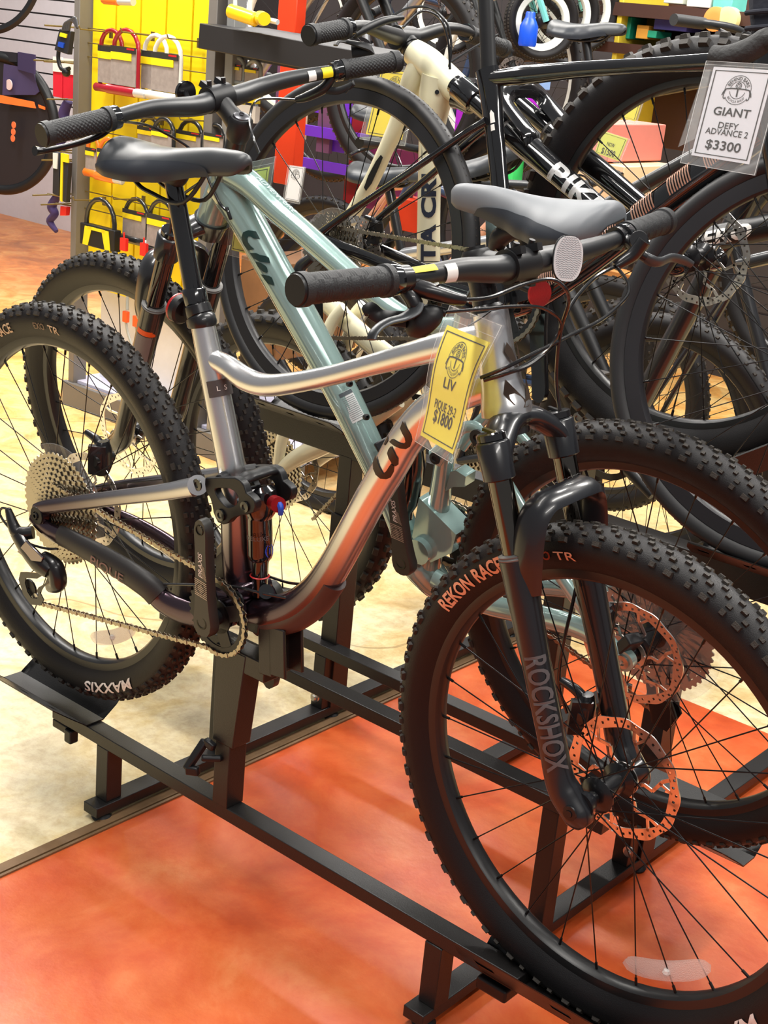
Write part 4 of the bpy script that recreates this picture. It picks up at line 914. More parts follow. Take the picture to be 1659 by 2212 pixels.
SDM = mat('saddle_black', (.030, .033, .037), .42)
saddle(F1, b1, (_t.x, _t.z-.004), (_n.x, _n.z+.010), 0, SDM, MBLK, wid=.068)
# hoses and cables
hose('brake_hose', bar1, px(F1, (1003, 648, -.155), (1060, 642, -.10), (1130, 615, -.04), (1190, 604, 0), (1222, 625, .02), (1228, 655, .04), (1215, 700, .05), (1205, 760, .05), (1203, 840, .055), (1218, 930, .065), (1240, 1010, .075), (1262, 1060, .085), (1275, 1115, .088)), .0026)
hose('shift_cable', bar1, px(F1, (962, 674, -.175), (1040, 668, -.11), (1110, 662, -.05), (1170, 665, 0), (1208, 690, .03), (1205, 722, .04), (1170, 765, .02), (1110, 800, -.02), (1050, 818, -.045)), .0023)
hose('dropper_cable', bar1, px(F1, (1328, 576, .205), (1285, 600, .15), (1240, 650, .10), (1215, 700, .06), (1200, 740, .05), (1150, 785, .0), (1100, 805, -.03), (1045, 822, -.047)), .0026)
hose('brake_hose', bar1, px(F1, (1330, 574, .205), (1350, 600, .20), (1358, 620, .19), (1350, 645, .17), (1300, 690, .12), (1230, 725, .07), (1150, 765, .0), (1090, 795, -.035), (1038, 816, -.047)), .0025)
hose('brake_hose', fk1, px(F1, (1275, 1115, .088), (1240, 1290, .055), (1215, 1400, .040), (1208, 1480, .045), (1225, 1540, .050)), .0026)
hose('shift_cable', fr1, px(F1, (355, 1262, -.05), (450, 1264, -.045), (510, 1268, -.04), (560, 1280, -.035), (620, 1292, -.02)), .0024)
hose('brake_hose', fr1, px(F1, (580, 1245, .03), (620, 1258, .02), (650, 1262, .01)), .0024)
hs = None
# ------------------------------------------------------------------ BIKE 2: pale teal mountain bike facing left
F2 = Fr((1.009, .359, .580), .009, .210, .037)
b2 = thing('mountain_bike', 'pale teal full-suspension mountain bike facing left, parked behind the silver bike', 'bicycle', (.42, .43, .21))
S2 = Steer(F2, -1, 1.217, 66, .044, -.027)
TEAL = mat('teal_paint', s2l(148, 176, 172), .16, .35, 1., var=.02)
wheel(b2, 'rear_wheel', F2.M(), R=.3715, w=.030, tread='race', rotor=-.046, rr=.09, cass=(.1035, .021, 12, .058, .024, 51, 11), disc=(.121, .019), hubw=(.034, .024), flr=.030, phase=.02)
wheel(b2, 'front_wheel', S2.M(), R=.3735, w=.031, tread='race', rotor=-.036, rr=.09, hubw=(.026, .026), flr=.026, phase=.09)
fm = MB()
fm.smooth_tube([F2.P(497, 350), F2.P(486, 385), F2.P(468, 440), F2.P(458, 474)], [.0255, .0265, .028, .029], 26, sub=4)
p, r = K(F2, (480, 395, 0, 80), (505, 430, 0, 84), (545, 497, 0, 80), (590, 578, 0, 78), (632, 652, 0, 80), (690, 757, 0, 78), (742, 855, 0, 76), (792, 958, 0, 72), (838, 1055, 0, 68), (868, 1130, 0, 66), (885, 1185, 0, 64)); fm.smooth_tube(p, r, 26, squash=(1., .92)); DT2 = list(zip(*spline(p, r, 6)))
p, r = K(F2, (505, 375, 0, 64), (545, 402, 0, 58), (600, 455, 0, 54), (655, 502, 0, 52), (720, 560, 0, 50), (775, 608, 0, 48), (830, 655, 0, 44), (885, 688, 0, 40), (940, 703, 0, 40), (990, 704, 0, 42)); fm.smooth_tube(p, r, 22)
p, r = K(F2, (1012, 655, 0, 44), (1000, 700, 0, 46), (985, 790, 0, 46), (972, 880, 0, 46), (960, 1000, 0, 44), (950, 1075, 0, 50), (938, 1150, 0, 54), (925, 1225, 0, 60)); fm.smooth_tube(p, r, 22)
p, r = K(F2, (895, 1190, 0, 80), (915, 1225, 0, 84), (945, 1262, 0, 70), (975, 1285, 0, 50)); fm.smooth_tube(p, r, 18)
fm.prism([F2.P(x, y, -.024) for x, y in ((905, 1075), (985, 1155), (975, 1195), (930, 1215), (890, 1160))], F2.R @ V((0, .048, 0)))
fm.prism([F2.P(x, y, -.014) for x, y in ((984, 1016), (1006, 1030), (1003, 1052), (978, 1052), (962, 1062), (972, 1020))], F2.R @ V((0, .028, 0)))
_s = F2.loc(F2.P(868, 1215, -.080)); B2x, B2z = _s.x, _s.z
fm.cyl(F2.L(B2x, -.037, B2z), F2.L(B2x, .037, B2z), .024, n=28)
fr2 = obj('frame', fm, TEAL, b2, sharp=50)
DKT = mat('dark_teal_ink', s2l(26, 52, 50), .3)
A_, B_2 = F2.P(545, 497), F2.P(628, 645); R2_ = m_of(A_, 80)/2*.97
LG2 = (([(762, 588), (745, 556), (712, 551), (690, 560), (683, 580), (690, 610), (712, 637)], [(735, 586), (722, 578), (712, 578), (708, 586), (710, 602), (722, 618), (738, 632)]),
       ([(718, 648), (735, 670), (760, 685), (805, 690)], [(745, 648), (762, 656), (785, 660), (800, 668)]), ([(742, 684), (752, 705), (775, 728), (790, 732)], [(765, 690), (785, 702), (792, 712), (795, 728)]), ([(765, 738), (780, 760), (795, 778), (823, 786)], [(785, 742), (800, 745), (812, 752), (820, 775)]))
obj('frame_lettering', strips(lambda x, y: on_tube(A_, B_2, R2_, 173+x/1.96, 216+y/1.96, .0015), LG2), DKT, fr2, sharp=60)
a, b = F2.P(700, 775), F2.P(800, 975); fn = wrap_text(a, b, m_of(a, 77)/2, m_of(b, 72)/2, CAM-a, RGT); st = MB(); patch(fn, -.024, .033, -.006, .020, 2, 6, st); obj('frame_label', st, mat('label_grey', s2l(200, 205, 205), .5), fr2, sharp=60)
st = MB()
for i in range(13): patch(lambda u, v: fn(u, v, .0013), -.013+i*.0034, -.0120+i*.0034, -.004, .018, 2, 5, st)
obj('frame_label_print', st, mat('print_grey', s2l(110, 118, 120), .5), fr2, sharp=60)
st = MB(); patch(lambda u, v: fn(u, v, .0013), -.0235, -.0165, -.0055, .0195, 2, 6, st); obj('frame_label_header', st, mat('print_dark', s2l(70, 80, 86), .5), fr2, sharp=60)
for x, y in ((742, 829), (778, 901)): q = MB(); c = F2.P(x, y, -.012); n_ = (CAM-c).normalized()*.6+RGT*.3; bolt(q, c+n_*.030, n_, .0055, .008); obj('bottle_boss', q, MBLK, fr2)
q = MB(); q.beam(F2.P(492, 446, -.030), F2.P(502, 474, -.031), .005, .013, up=F2.R @ V((0, 1, 0))); obj('cable_port', q, MBLK, fr2, bevel=.002)
q = MB(); q.beam(F2.P(808, 950, -.02)+RGT*.012, F2.P(828, 988, -.02)+RGT*.012, .012, .03, up=UPV); obj('cable_port', q, MBLK, fr2, bevel=.003)
t = MB(); a, b = F2.P(560, 415), F2.P(620, 470); fn = wrap_text(a, b, m_of(a, 57)/2, m_of(b, 54)/2, UPV+(CAM-a).normalized()*.6, RGT*-1-UPV*.2); text(t, 'ADVENTURE', lambda u, v: fn(u, -v+.004), .0085, shear=.3, width=.10); obj('top_tube_lettering', t, mat('faint_ink', s2l(190, 214, 212), .3), fr2, sharp=60)
# rear end
rear = MB()
p, r = K(F2, (940, 1250, -.035, 46), (1000, 1285, -.038, 48), (1060, 1308, -.044, 48), (1140, 1325, -.052, 50), (1240, 1352, -.060, 50), (1310, 1390, -.066, 46), (1345, 1432, -.068, 38)); rear.smooth_tube(p, r, 18, squash=(.7, 1)); rear.smooth_tube(mirror(F2, p), r, 18, squash=(.7, 1))
p, r = K(F2, (1030, 945, -.040, 26), (1075, 1010, -.045, 28), (1115, 1075, -.052, 28), (1165, 1165, -.058, 30), (1215, 1250, -.062, 32), (1270, 1325, -.066, 36), (1345, 1425, -.068, 36)); rear.smooth_tube(p, r, 18, squash=(.7, 1)); rear.smooth_tube(mirror(F2, p), r, 18, squash=(.7, 1))
for sy in (-1, 1): rear.cyl(F2.L(0, sy*.060, 0), F2.L(0, sy*.073, 0), .0185, n=24)
sw2 = obj('swingarm', rear, TEAL, b2, sharp=50)
q = MB(); bolt(q, F2.L(0, -.0735, 0), F2.R @ V((0, -1, 0)), .012, .004); obj('rear_axle', q, STEEL, sw2)
lk = MB()
p, r = K(F2, (940, 990, -.034, 44), (975, 950, -.036, 30), (1000, 925, -.038, 26), (1030, 925, -.040, 30), (1045, 955, -.042, 30)); lk.smooth_tube(p, r, 14, squash=(.5, 1)); lk.smooth_tube(mirror(F2, p), r, 14, squash=(.5, 1)); lk.cyl(p[0], mirror(F2, p[:1])[0], .006)
lk2 = obj('rocker_link', lk, TEAL, b2)
q = MB(); bolt(q, F2.P(940, 990, -.046), F2.R @ V((0, -1, 0)), .0105, .003); obj('pivot_bolt', q, MBLK, lk2)
q = MB(); bolt(q, F2.P(1033, 946, -.052), F2.R @ V((0, -1, 0)), .0150, .004); obj('pivot_bolt', q, MBLK, lk2)
shk = MB(); p, r = K(F2, (895, 965, 0, 50), (893, 1000, 0, 56), (880, 1080, 0, 54), (876, 1100, 0, 36), (872, 1140, 0, 34)); shk.tube(p, r, 20); obj('rear_shock', shk, GBLK, b2)
crank(F2, b2, B2x, B2z, -.066, radians(94), L=.166, m=MATS['crank_black'])
crank(F2, b2, B2x, B2z, .066, radians(-86), L=.166, m=MATS['crank_black'], ltext=False, side=1)
chainring(F2, b2, B2x, B2z, .050, r=.066, nt=32)
run_chain(F2, b2, (B2x, B2z), .066, .050, (0, 0), .052, .040, 0, (.02, -.175), sgn=-1, ybot=.046)
dr = MB(); dr.smooth_tube([F2.L(.005, .075, -.02), F2.L(.03, .09, -.045), F2.L(.035, .09, -.075), F2.L(0, .08, -.115)], [.011, .013, .014, .014], 12); dr.prism([F2.L(-.02, .055, -.105), F2.L(.02, .055, -.105), F2.L(.045, .055, -.16), F2.L(.03, .055, -.195), F2.L(.0, .055, -.19)], F2.R @ V((0, .004, 0))); dr.prism([F2.L(-.02, .040, -.105), F2.L(.02, .040, -.105), F2.L(.045, .040, -.16), F2.L(.03, .040, -.195), F2.L(.0, .040, -.19)], F2.R @ V((0, .004, 0))); obj('derailleur', dr, BLK, b2)
caliper(F2, sw2, F2.P(1312, 1335, -.052), s=.8)
q = MB(); q.beam(F2.P(1325, 1420, -.058), F2.P(1372, 1378, -.058), .03, .02, up=(0, 0, 1)); obj('caliper_mount', q, MBLK, sw2, bevel=.003)
fk2 = mtb_fork(F2, S2, b2, .070, -.020, .522, .452, .375, .575, mat('fork_gloss', (.016, .016, .018), .28, coat=.6), sr=.0175, lr=.0205, sgn=-1, stan=GBLK)
leg_patch(F2, S2, fk2, .318, .330, -1.0, .75, OSTK, .070, -.020, .0225); leg_patch(F2, S2, fk2, .245, .316, -1.0, .55, mat('label_dark', s2l(128, 118, 118), .5), .070, -.020, .0222)
caliper(F2, fk2, S2.T(.09, -.030, -.055), s=1.1)
# steerer, stem, bar
hs = MB(); hs.tube([F2.P(497, 350), F2.P(503, 335), F2.P(512, 300)], [.0235, .0180, .0175], 24); obj('headset', hs, BLK, fr2)
stm = MB(); stm.tube([F2.P(512, 300), F2.P(514, 292), F2.P(520, 258), F2.P(521, 252)], [.018, .0205, .0215, .018], 24); C2 = F2.P(470, 212, 0); m2 = F2.P(517, 272)
stm.tube([m2, m2.lerp(C2, .5), C2], [.020, .0165, .0185], 18); y2 = F2.R @ (S2.rot @ V((0, 1, 0))); fw2 = F2.R @ V((-1, 0, 0)); uz2 = F2.R @ V((0, 0, 1))
stm.cyl(C2-y2*.024, C2+y2*.024, .0225, n=26)
for sy in (-1, 1): stm.beam(C2+y2*.017*sy-fw2*.004+uz2*.017, C2+y2*.017*sy+fw2*.018+uz2*.026, .011, .010); stm.cyl(C2+y2*.016*sy+uz2*.022, C2+y2*.016*sy+uz2*.032, .0042, n=12)
stem2 = obj('stem', stm, MBLK, b2, sharp=45)
q = MB(); q.lathe([(0, .003), (.010, .003), (.0135, .0015), (.0150, -.003)], o=F2.P(521, 251), ax=F2.R @ S2.a, n=24); q.lathe([(0, .0005), (.0035, .0005), (.0045, .004)], o=F2.P(521, 250), ax=F2.R @ S2.a, n=14); obj('steerer_cap', q, mat('cap_grey', (.10, .10, .11), .3, .8), stem2)
BP2 = [F2.P(93, 291, -.372), F2.P(215, 262, -.27), F2.P(270, 246, -.22), F2.P(325, 234, -.165), F2.P(370, 232, -.12), F2.P(430, 228, -.05), C2, F2.P(508, 207, .045), F2.P(560, 189, .11), F2.P(620, 172, .17), F2.P(700, 157, .245), F2.P(742, 151, .285), F2.P(860, 132, .385)]
bar = MB(); pth, rr = spline(BP2, [.0111, .0111, .0115, .0135, .0155, .0174, .0174, .0174, .016, .0145, .0118, .0111, .0111], 5); bar.tube(pth, rr, 20); bar2 = obj('handlebar', bar, BARB, b2)
grip(bar2, F2.P(238, 256, -.250), BP2[0], kind=1); grip(bar2, F2.P(738, 152, .283), BP2[-1], kind=1)
st = MB(); pa, pb = BP2[9], BP2[11]; fn = wrap_text(pa, pb, .0142, .0113, CAM-pa, UPV); patch(fn, .008, .030, -.009, .010, 3, 8, st); obj('bar_label', st, YSTK, bar2, sharp=60); st = MB(); patch(fn, -.022, -.006, -.010, .008, 3, 8, st); obj('bar_label', st, mat('white_sticker', (.8, .79, .76), .5), bar2, sharp=60)
lv = MB(); lv.lathe([(.0115, -.007), (.0165, -.007), (.0165, .007), (.0115, .007)], o=F2.P(722, 155, .268), ax=BP2[11]-BP2[10], n=22); lv.smooth_tube(px(F2, (718, 166, .262), (700, 190, .25), (665, 208, .235), (640, 216, .225)), [.009, .010, .009, .006], 12); brk = obj('brake_lever', lv, BLK, bar2)
lb = MB(); lb.smooth_tube(px(F2, (705, 195, .25), (730, 196, .262), (755, 186, .275), (762, 180, .28), (745, 200, .27)), [.006, .006, .005, .005, .004], 10, squash=(.5, 1.2)); obj('lever_blade', lb, MBLK, brk)
lv = MB(); lv.smooth_tube(px(F2, (240, 268, -.245), (215, 292, -.26), (160, 312, -.30), (100, 325, -.34), (75, 326, -.36)), [.008, .006, .005, .005, .008], 10); obj('brake_lever', lv, BLK, bar2)
q = MB(); c = F2.P(400, 200, -.02); q.lathe([(0, .006), (.016, .006), (.020, .002), (.020, -.004), (0, -.006)], o=c, ax=fw2*1.0-(CAM-c).normalized()*.2, n=24); q.cyl(c, F2.P(410, 222, -.07), .005); obj('bell', q, GBLK, bar2)
hose('brake_hose', bar2, px(F2, (640, 216, .225), (560, 215, .12), (540, 250, .02), (545, 290, -.02), (560, 330, -.03)), .0024)
hose('shift_cable', bar2, px(F2, (260, 262, -.24), (330, 275, -.12), (420, 330, -.04), (455, 400, -.035), (475, 440, -.035), (494, 458, -.034)), .0024)
hose('brake_hose', fk2, px(F2, (430, 395, -.06), (380, 440, -.07), (362, 530, -.085), (345, 590, -.09), (325, 640, -.09), (312, 700, -.085)), .0026)
# post and saddle
q = MB(); p, r = K(F2, (1012, 665, 0, 36), (1045, 600, 0, 33), (1082, 535, 0, 33)); q.smooth_tube(p, r, 20); sp2 = obj('seat_post', q, GBLK, b2)
q = MB(); q.tube([F2.P(1008, 672), F2.P(1014, 652)], [.022, .022], 20); obj('seat_clamp', q, BLK, fr2)
q = MB(); q.smooth_tube(px(F2, (1070, 535, 0), (1082, 512, 0), (1105, 500, 0), (1128, 505, 0)), [.012, .016, .014, .010], 12); obj('saddle_clamp', q, MBLK, sp2)
c = F2.P(1165, 634, .0); q = MB(); n_ = (F2.R @ V((1, 0, 0)))*.6+(CAM-c).normalized()*.4; q.lathe([(0, .003), (.020, .003), (.021, 0), (0, -.003)], o=c, ax=n_, n=24); rr2 = obj('rear_reflector', q, REFR, sp2)
q = MB(); q.cyl(c-n_*.004, F2.P(1060, 590), .006); obj('reflector_bracket', q, MBLK, sp2)
_t, _n = F2.loc(F2.P(1333, 446, 0)), F2.loc(F2.P(978, 393, 0))
saddle(F2, b2, (_t.x, _t.z-.006), (_n.x, _n.z+.006), 0, SADG, MBLK, wid=.070)
# ------------------------------------------------------------------ BIKE 3: black road bike on the high rail
F3 = Fr((.069, .602, 1.028), .013, -.109, .009)
b3 = thing('road_bike', 'glossy black road bike with copper hatching on its down tube, raised on the high rail', 'bicycle', (.57, .59, .685))
S3 = Steer(F3, 1, 1.018, 72.5, .048, .178)
DEEP = mat('deep_rim', (.012, .012, .015), .42)
kw3 = dict(R=.3435, w=.0172, rb=.311, rin=.286, rimw=.0125, tread='file', ns=24, rimmat=DEEP, tmat=mat('road_rubber', (.013, .013, .015), .5))
wheel(b3, 'rear_wheel', F3.M(), rotor=.045, rr=.070, cass=(.072, .021, 11, -.058, -.026, 34, 11), disc=(.082, -.021), hubw=(.022, .034), flr=.026, phase=.1, **kw3)
wheel(b3, 'front_wheel', S3.M(), rotor=.034, rr=.070, hubw=(.030, .026), flr=.022, hubr=.014, phase=.07, **kw3)
fm = MB(); CARB = GBLK
p, r = K(F3, (1048, 172, 0, 30), (1130, 163, 0, 42), (1250, 151, 0, 36), (1400, 141, 0, 32), (1530, 134, 0, 38), (1615, 130, 0, 44)); fm.smooth_tube(p, r, 20)
p, r = K(F3, (1052, 150, 0, 58), (1062, 220, 0, 54), (1070, 300, 0, 46), (1078, 380, 0, 44), (1086, 480, 0, 46), (1094, 600, 0, 60), (1097, 650, 0, 64)); fm.smooth_tube(p, r, 20, squash=(.62, 1))
p, r = K(F3, (1640, 285, 0, 74), (1560, 345, 0, 72), (1450, 425, 0, 70), (1340, 510, 0, 68), (1230, 592, 0, 66), (1150, 640, 0, 66), (1105, 655, 0, 66)); fm.smooth_tube(p, r, 22, squash=(.8, 1)); DT3 = (p, r)
fm.smooth_tube([S3.T(.62, 0, -.048), S3.T(.56, 0, -.048), S3.T(.47, 0, -.048)], [.021, .024, .027], 20)
p, r = K(F3, (1050, 262, -.012, 20), (1000, 292, -.018, 17), (880, 375, -.034, 16), (760, 455, -.050, 16), (690, 507, -.062, 20)); fm.smooth_tube(p, r, 12); fm.smooth_tube(mirror(F3, p), r, 12)
p, r = K(F3, (700, 520, -.062, 30), (800, 560, -.056, 30), (900, 600, -.050, 30), (1000, 632, -.036, 34), (1080, 655, -.024, 44)); fm.smooth_tube(p, r, 12, squash=(.6, 1)); fm.smooth_tube(mirror(F3, p), r, 12, squash=(.6, 1))
_s = F3.loc(F3.P(1092, 648, -.04)); B3x, B3z = _s.x, _s.z; fm.cyl(F3.L(B3x, -.043, B3z), F3.L(B3x, .043, B3z), .026)
fr3 = obj('frame', fm, CARB, b3, sharp=50)
# hatched copper blocks on the down tube
COP = mat('copper_ink', s2l(205, 160, 138), .3, .55); dp, dr_ = spline(DT3[0], DT3[1], 10)
def dt3(k, v):
    i = min(int(k), len(dp)-2); f = k-i; c = dp[i].lerp(dp[i+1], f); rr_ = dr_[i]*(1-f)+dr_[i+1]*f; ax = (dp[i+1]-dp[i]).normalized(); u_ = uz-ax*uz.dot(ax); u_.normalize(); yy = F3.R @ V((0, -1, 0)); return c+(u_*sin(v)*rr_+yy*cos(v)*rr_*.82)*1.03
t = MB()
for b0, b1_ in ((7.5, 11.5), (14.5, 18.8), (21.5, 25.8), (28.5, 58)):
    k = b0
    while k < b1_:
        V5 = (1.3, .9, .5, .1, -.3, -.65); D5 = (0, .2, .42, .65, .9, 1.15); t.add([dt3(k+d_, v_) for v_, d_ in zip(V5, D5)]+[dt3(k+d_+.24, v_) for v_, d_ in zip(V5, D5)], [(i, i+1, 7+i, 6+i) for i in range(5)]); k += .48
obj('frame_hatching', t, COP, fr3, sharp=60)
t = MB(); t.grid(lambda a, b: dt3(6+40*a, 1.25+.35*b), 60, 3); obj('frame_stripe', t, mat('copper_stripe', s2l(190, 175, 160), .3, .5), fr3, sharp=60)
st = MB(); a, b = F3.P(1068, 240), F3.P(1074, 285); fn = wrap_text(a, b, m_of(a, 30)/2, m_of(b, 30)/2, F3.R @ V((0, -1, 0)), RGT); patch(fn, -.020, .004, -.006, .006, 2, 4, st); patch(fn, .007, .018, -.006, .004, 2, 4, st); obj('frame_label', st, mat('white_sticker', (.8, .79, .76), .5), fr3, sharp=60)
q = MB(); p, r = K(F3, (1046, -60, 0, 38), (1052, 60, 0, 38), (1056, 160, 0, 40)); q.tube(p, r, 20, squash=(.6, 1)); obj('seat_post', q, MBLK, b3)
q = MB(); T3 = S3.T
for sy in (-1, 1): q.smooth_tube([T3(.46, 0, -.046), T3(.445, sy*.022, -.044), T3(.40, sy*.042, -.040), T3(.20, sy*.052, -.024), T3(.05, sy*.056, -.005), T3(0, sy*.057, 0)], [.022, .022, .020, .015, .012, .012], 14, squash=(.65, 1.2), up=F3.R @ V((0, 1, 0)))
obj('fork', q, CARB, b3)
TAPE = mat('bar_tape', (.020, .020, .021), .7, bump=1., bscale=120)
q = MB(); _d = px(F3, (1540, 122, -.21), (1570, 124, -.21), (1610, 112, -.205), (1650, 88, -.20), (1700, 40, -.20)) + [T3(.72, -.19, .07), T3(.69, -.12, .04)]
q.smooth_tube(_d + mirror(F3, _d)[::-1], [.0165, .0175, .0175, .017, .016, .016, .0155]+[.0155, .016, .016, .017, .0175, .0175, .0165], 18)
hb3 = obj('handlebar', q, TAPE, b3)
q = MB(); q.cyl(T3(.60, 0, -.048), T3(.68, 0, -.048), .017); q.tube([T3(.67, 0, -.048), T3(.69, 0, .04)], [.02, .018], 14); obj('stem', q, MBLK, b3)
chainring(F3, b3, B3x, B3z, -.048, r=.078, nt=36)
crank(F3, b3, B3x, B3z, -.060, radians(103), L=.172, m=GBLK, ltext=False); crank(F3, b3, B3x, B3z, .060, radians(-77), L=.172, m=GBLK, ltext=False, side=1)
run_chain(F3, b3, (B3x, B3z), .078, -.048, (0, 0), .045, -.040, 0, (.02, -.175), ybot=-.046)
dr = MB(); dr.smooth_tube([F3.L(-.005, -.075, -.02), F3.L(-.02, -.085, -.045), F3.L(-.01, -.08, -.075), F3.L(.01, -.075, -.10)], [.010, .012, .013, .012], 12); dr.prism([F3.L(-.01, -.05, -.09), F3.L(.02, -.05, -.09), F3.L(.035, -.05, -.15), F3.L(.03, -.05, -.19), F3.L(.01, -.05, -.19)], F3.R @ V((0, -.004, 0))); obj('derailleur', dr, BLK, b3)
caliper(F3, fr3, F3.L(.055, .045, .045), s=.8)
# ------------------------------------------------------------------ BIKE 4: cream mountain bike, nose up
_a, _b = atY(600, 1012, .8), atY(1500, 556, .8)
F4 = Fr(_a, 0, 0, -atan2(_b.z-_a.z, _b.x-_a.x)); L4 = (_b-_a).length
b4 = thing('mountain_bike', 'cream full-suspension mountain bike tilted nose-up behind the black road bike', 'bicycle', (_a.x, _a.y, _a.z-.37))
S4 = Steer(F4, 1, L4, 61.2, .054, 0.)
wheel(b4, 'rear_wheel', F4.M(), R=.372, w=.031, tread='big', rotor=.045, cass=(.1, .021, 12, -.058, -.024, 51, 11), hubw=(.024, .034), flr=.028, low=False, ns=28)
wheel(b4, 'front_wheel', S4.M(), R=.382, w=.034, tread='big', rotor=.036, hubw=(.026, .026), flr=.026, phase=.1, texts=(('TRAIL', radians(172), .333, .017, mat('tan_ink', s2l(205, 180, 150), .5), dict(off=.01)),))
CREAM = mat('cream_paint', s2l(226, 221, 190), .3, coat=.6, var=.02); NAVY = mat('navy_ink', s2l(40, 48, 66), .4)
fm = MB(); q4 = lambda *a: K(F4, *a)
p, r = q4((893, 112, 0, 56), (925, 135, 0, 64), (965, 172, 0, 66), (998, 202, 0, 62)); fm.smooth_tube(p, r, 24)
p, r = q4((950, 165, 0, 80), (940, 215, 0, 74), (932, 290, 0, 54), (928, 380, 0, 50), (926, 480, 0, 50), (925, 590, 0, 52), (922, 690, 0, 56), (912, 770, 0, 64)); fm.smooth_tube(p, r, 22); DT4 = p
p, r = q4((915, 130, 0, 56), (892, 175, 0, 52), (862, 260, 0, 40), (835, 320, 0, 34), (805, 385, 0, 34), (775, 440, 0, 34), (745, 492, 0, 34), (722, 540, 0, 34)); fm.smooth_tube(p, r, 20)
p, r = q4((690, 640, 0, 40), (730, 675, 0, 42), (800, 740, 0, 46), (860, 785, 0, 50), (905, 800, 0, 56)); fm.smooth_tube(p, r, 20); p, r = q4((722, 535, 0, 34), (712, 590, 0, 34), (705, 650, 0, 34)); fm.smooth_tube(p, r, 16)
fr4 = obj('frame', fm, CREAM, b4, sharp=50)
a, b = F4.P(928, 340), F4.P(925, 640); fn = wrap_text(a, b, m_of(a, 50)/2, m_of(b, 51)/2, CAM-a, RGT); t = MB(); text(t, 'SANTA CRUZ', lambda u, v: fn(-u, -v+.013), .030, width=.36, off=.06); obj('frame_lettering', t, NAVY, fr4, sharp=60)
a, b = F4.P(893, 112), F4.P(998, 202); fn = wrap_text(a, b, m_of(a, 56)/2, m_of(b, 62)/2, UPV+RGT*.6+(CAM-a).normalized()*.5, RGT-UPV); t = MB(); text(t, 'SANTA CRUZ', lambda u, v: fn(u, v-.004), .009, off=.02, width=.08); obj('frame_lettering', t, NAVY, fr4, sharp=60)
t = MB()
for x, y in ((930, 187), (944, 199)): t.lathe([(0, .0005), (.0045, .0005), (.0045, -.001)], o=F4.P(x, y, -.028), ax=(CAM-F4.P(x, y)).normalized(), n=14)
obj('cable_port', t, MBLK, fr4)
q = MB(); q.prism([F4.P(x, y, -.019) for x, y in ((822, 335), (812, 348), (795, 380), (786, 405), (790, 412), (802, 396), (818, 360), (826, 340))], F4.R @ V((0, .002, 0))); obj('frame_decal', q, MBLK, fr4)
sw = MB(); p, r = q4((604, 1018, -.06, 30), (640, 990, -.058, 38), (690, 965, -.052, 44), (760, 930, -.045, 46), (860, 860, -.03, 46)); sw.smooth_tube(p, r, 16, squash=(.7, 1)); sw.smooth_tube(mirror(F4, p), r, 16, squash=(.7, 1))
p, r = q4((600, 1005, -.06, 26), (612, 940, -.056, 32), (640, 880, -.05, 32), (680, 790, -.045, 30), (715, 700, -.035, 30), (745, 665, -.03, 30)); sw.smooth_tube(p, r, 16, squash=(.7, 1)); sw.smooth_tube(mirror(F4, p), r, 16, squash=(.7, 1)); sw4 = obj('swingarm', sw, CREAM, b4, sharp=50)
_h = F4.loc(F4.P(998, 203))-S4.hub0; th4 = _h.dot(S4.a); pass
fk4 = mtb_fork(F4, S4, b4, .072, -.020, th4-.052, th4-.115, th4-.18, th4, GBLK, offx=.054, sr=.0175, lr=.0215, stan=GBLK)
leg_text(F4, S4, fk4, 'PIKE', .225, 0, .020, .042, .140, mat('silver_ink2', (.55, .55, .55), .35, .3), .072, -.020, r=.0225, off=.035)
chainring(F4, b4, F4.loc(F4.P(905, 800, -.05)).x, F4.loc(F4.P(905, 800, -.05)).z, -.05, r=.065); _c = F4.loc(F4.P(905, 800, -.06)); crank(F4, b4, _c.x, _c.z, -.066, radians(40), m=MBLK, ltext=False)
run_chain(F4, b4, (_c.x, _c.z), .065, -.050, (0, 0), .05, -.040, 0, (.1, -.15), ybot=-.046)
T4 = S4.T; st = MB(); c = F4.P(872, 82, 0); a0 = F4.P(888, 106); st.tube([a0, F4.P(880, 95)], [.020, .019], 20); st.tube([F4.P(884, 100), c], [.022, .020], 18); st.cyl(c-V((0, .026, 0)), c+V((0, .026, 0)), .024); obj('stem', st, MBLK, b4)
BP4 = [F4.P(668, 76, -.38), F4.P(745, 62, -.28), F4.P(790, 58, -.20), F4.P(840, 74, -.08), c, F4.P(905, 78, .06), F4.P(985, 62, .18), F4.P(1090, 105, .40)]
bar = MB(); pth, rr = spline(BP4, [.011, .011, .012, .016, .0174, .016, .012, .011], 5); bar.tube(pth, rr, 16); bar4 = obj('handlebar', bar, MBLK, b4); grip(bar4, BP4[1], BP4[0], kind=1); grip(bar4, F4.P(1010, 72, .24), BP4[-1], kind=1)
lv = MB(); lv.smooth_tube(px(F4, (765, 75, -.25), (790, 62, -.22), (830, 45, -.17), (870, 38, -.12)), [.008, .009, .008, .005], 10); lv.smooth_tube(px(F4, (725, 98, -.27), (735, 88, -.26), (770, 95, -.24), (800, 105, -.22), (760, 112, -.24)), [.005, .005, .008, .012, .01], 10, squash=(.5, 1.2)); obj('brake_lever', lv, MBLK, bar4)
hose('brake_hose', bar4, px(F4, (830, 45, -.17), (880, 18, -.10), (930, 18, -.05), (965, 50, -.04), (975, 100, -.04), (970, 145, -.045)), .0025)
hose('brake_hose', bar4, px(F4, (870, 60, -.12), (910, 25, -.08), (950, 40, -.06), (968, 90, -.05), (972, 150, -.045)), .0025)
hose('shift_cable', bar4, px(F4, (1075, 75, .2), (1020, 105, .1), (960, 145, 0), (925, 185, -.03)), .0025)
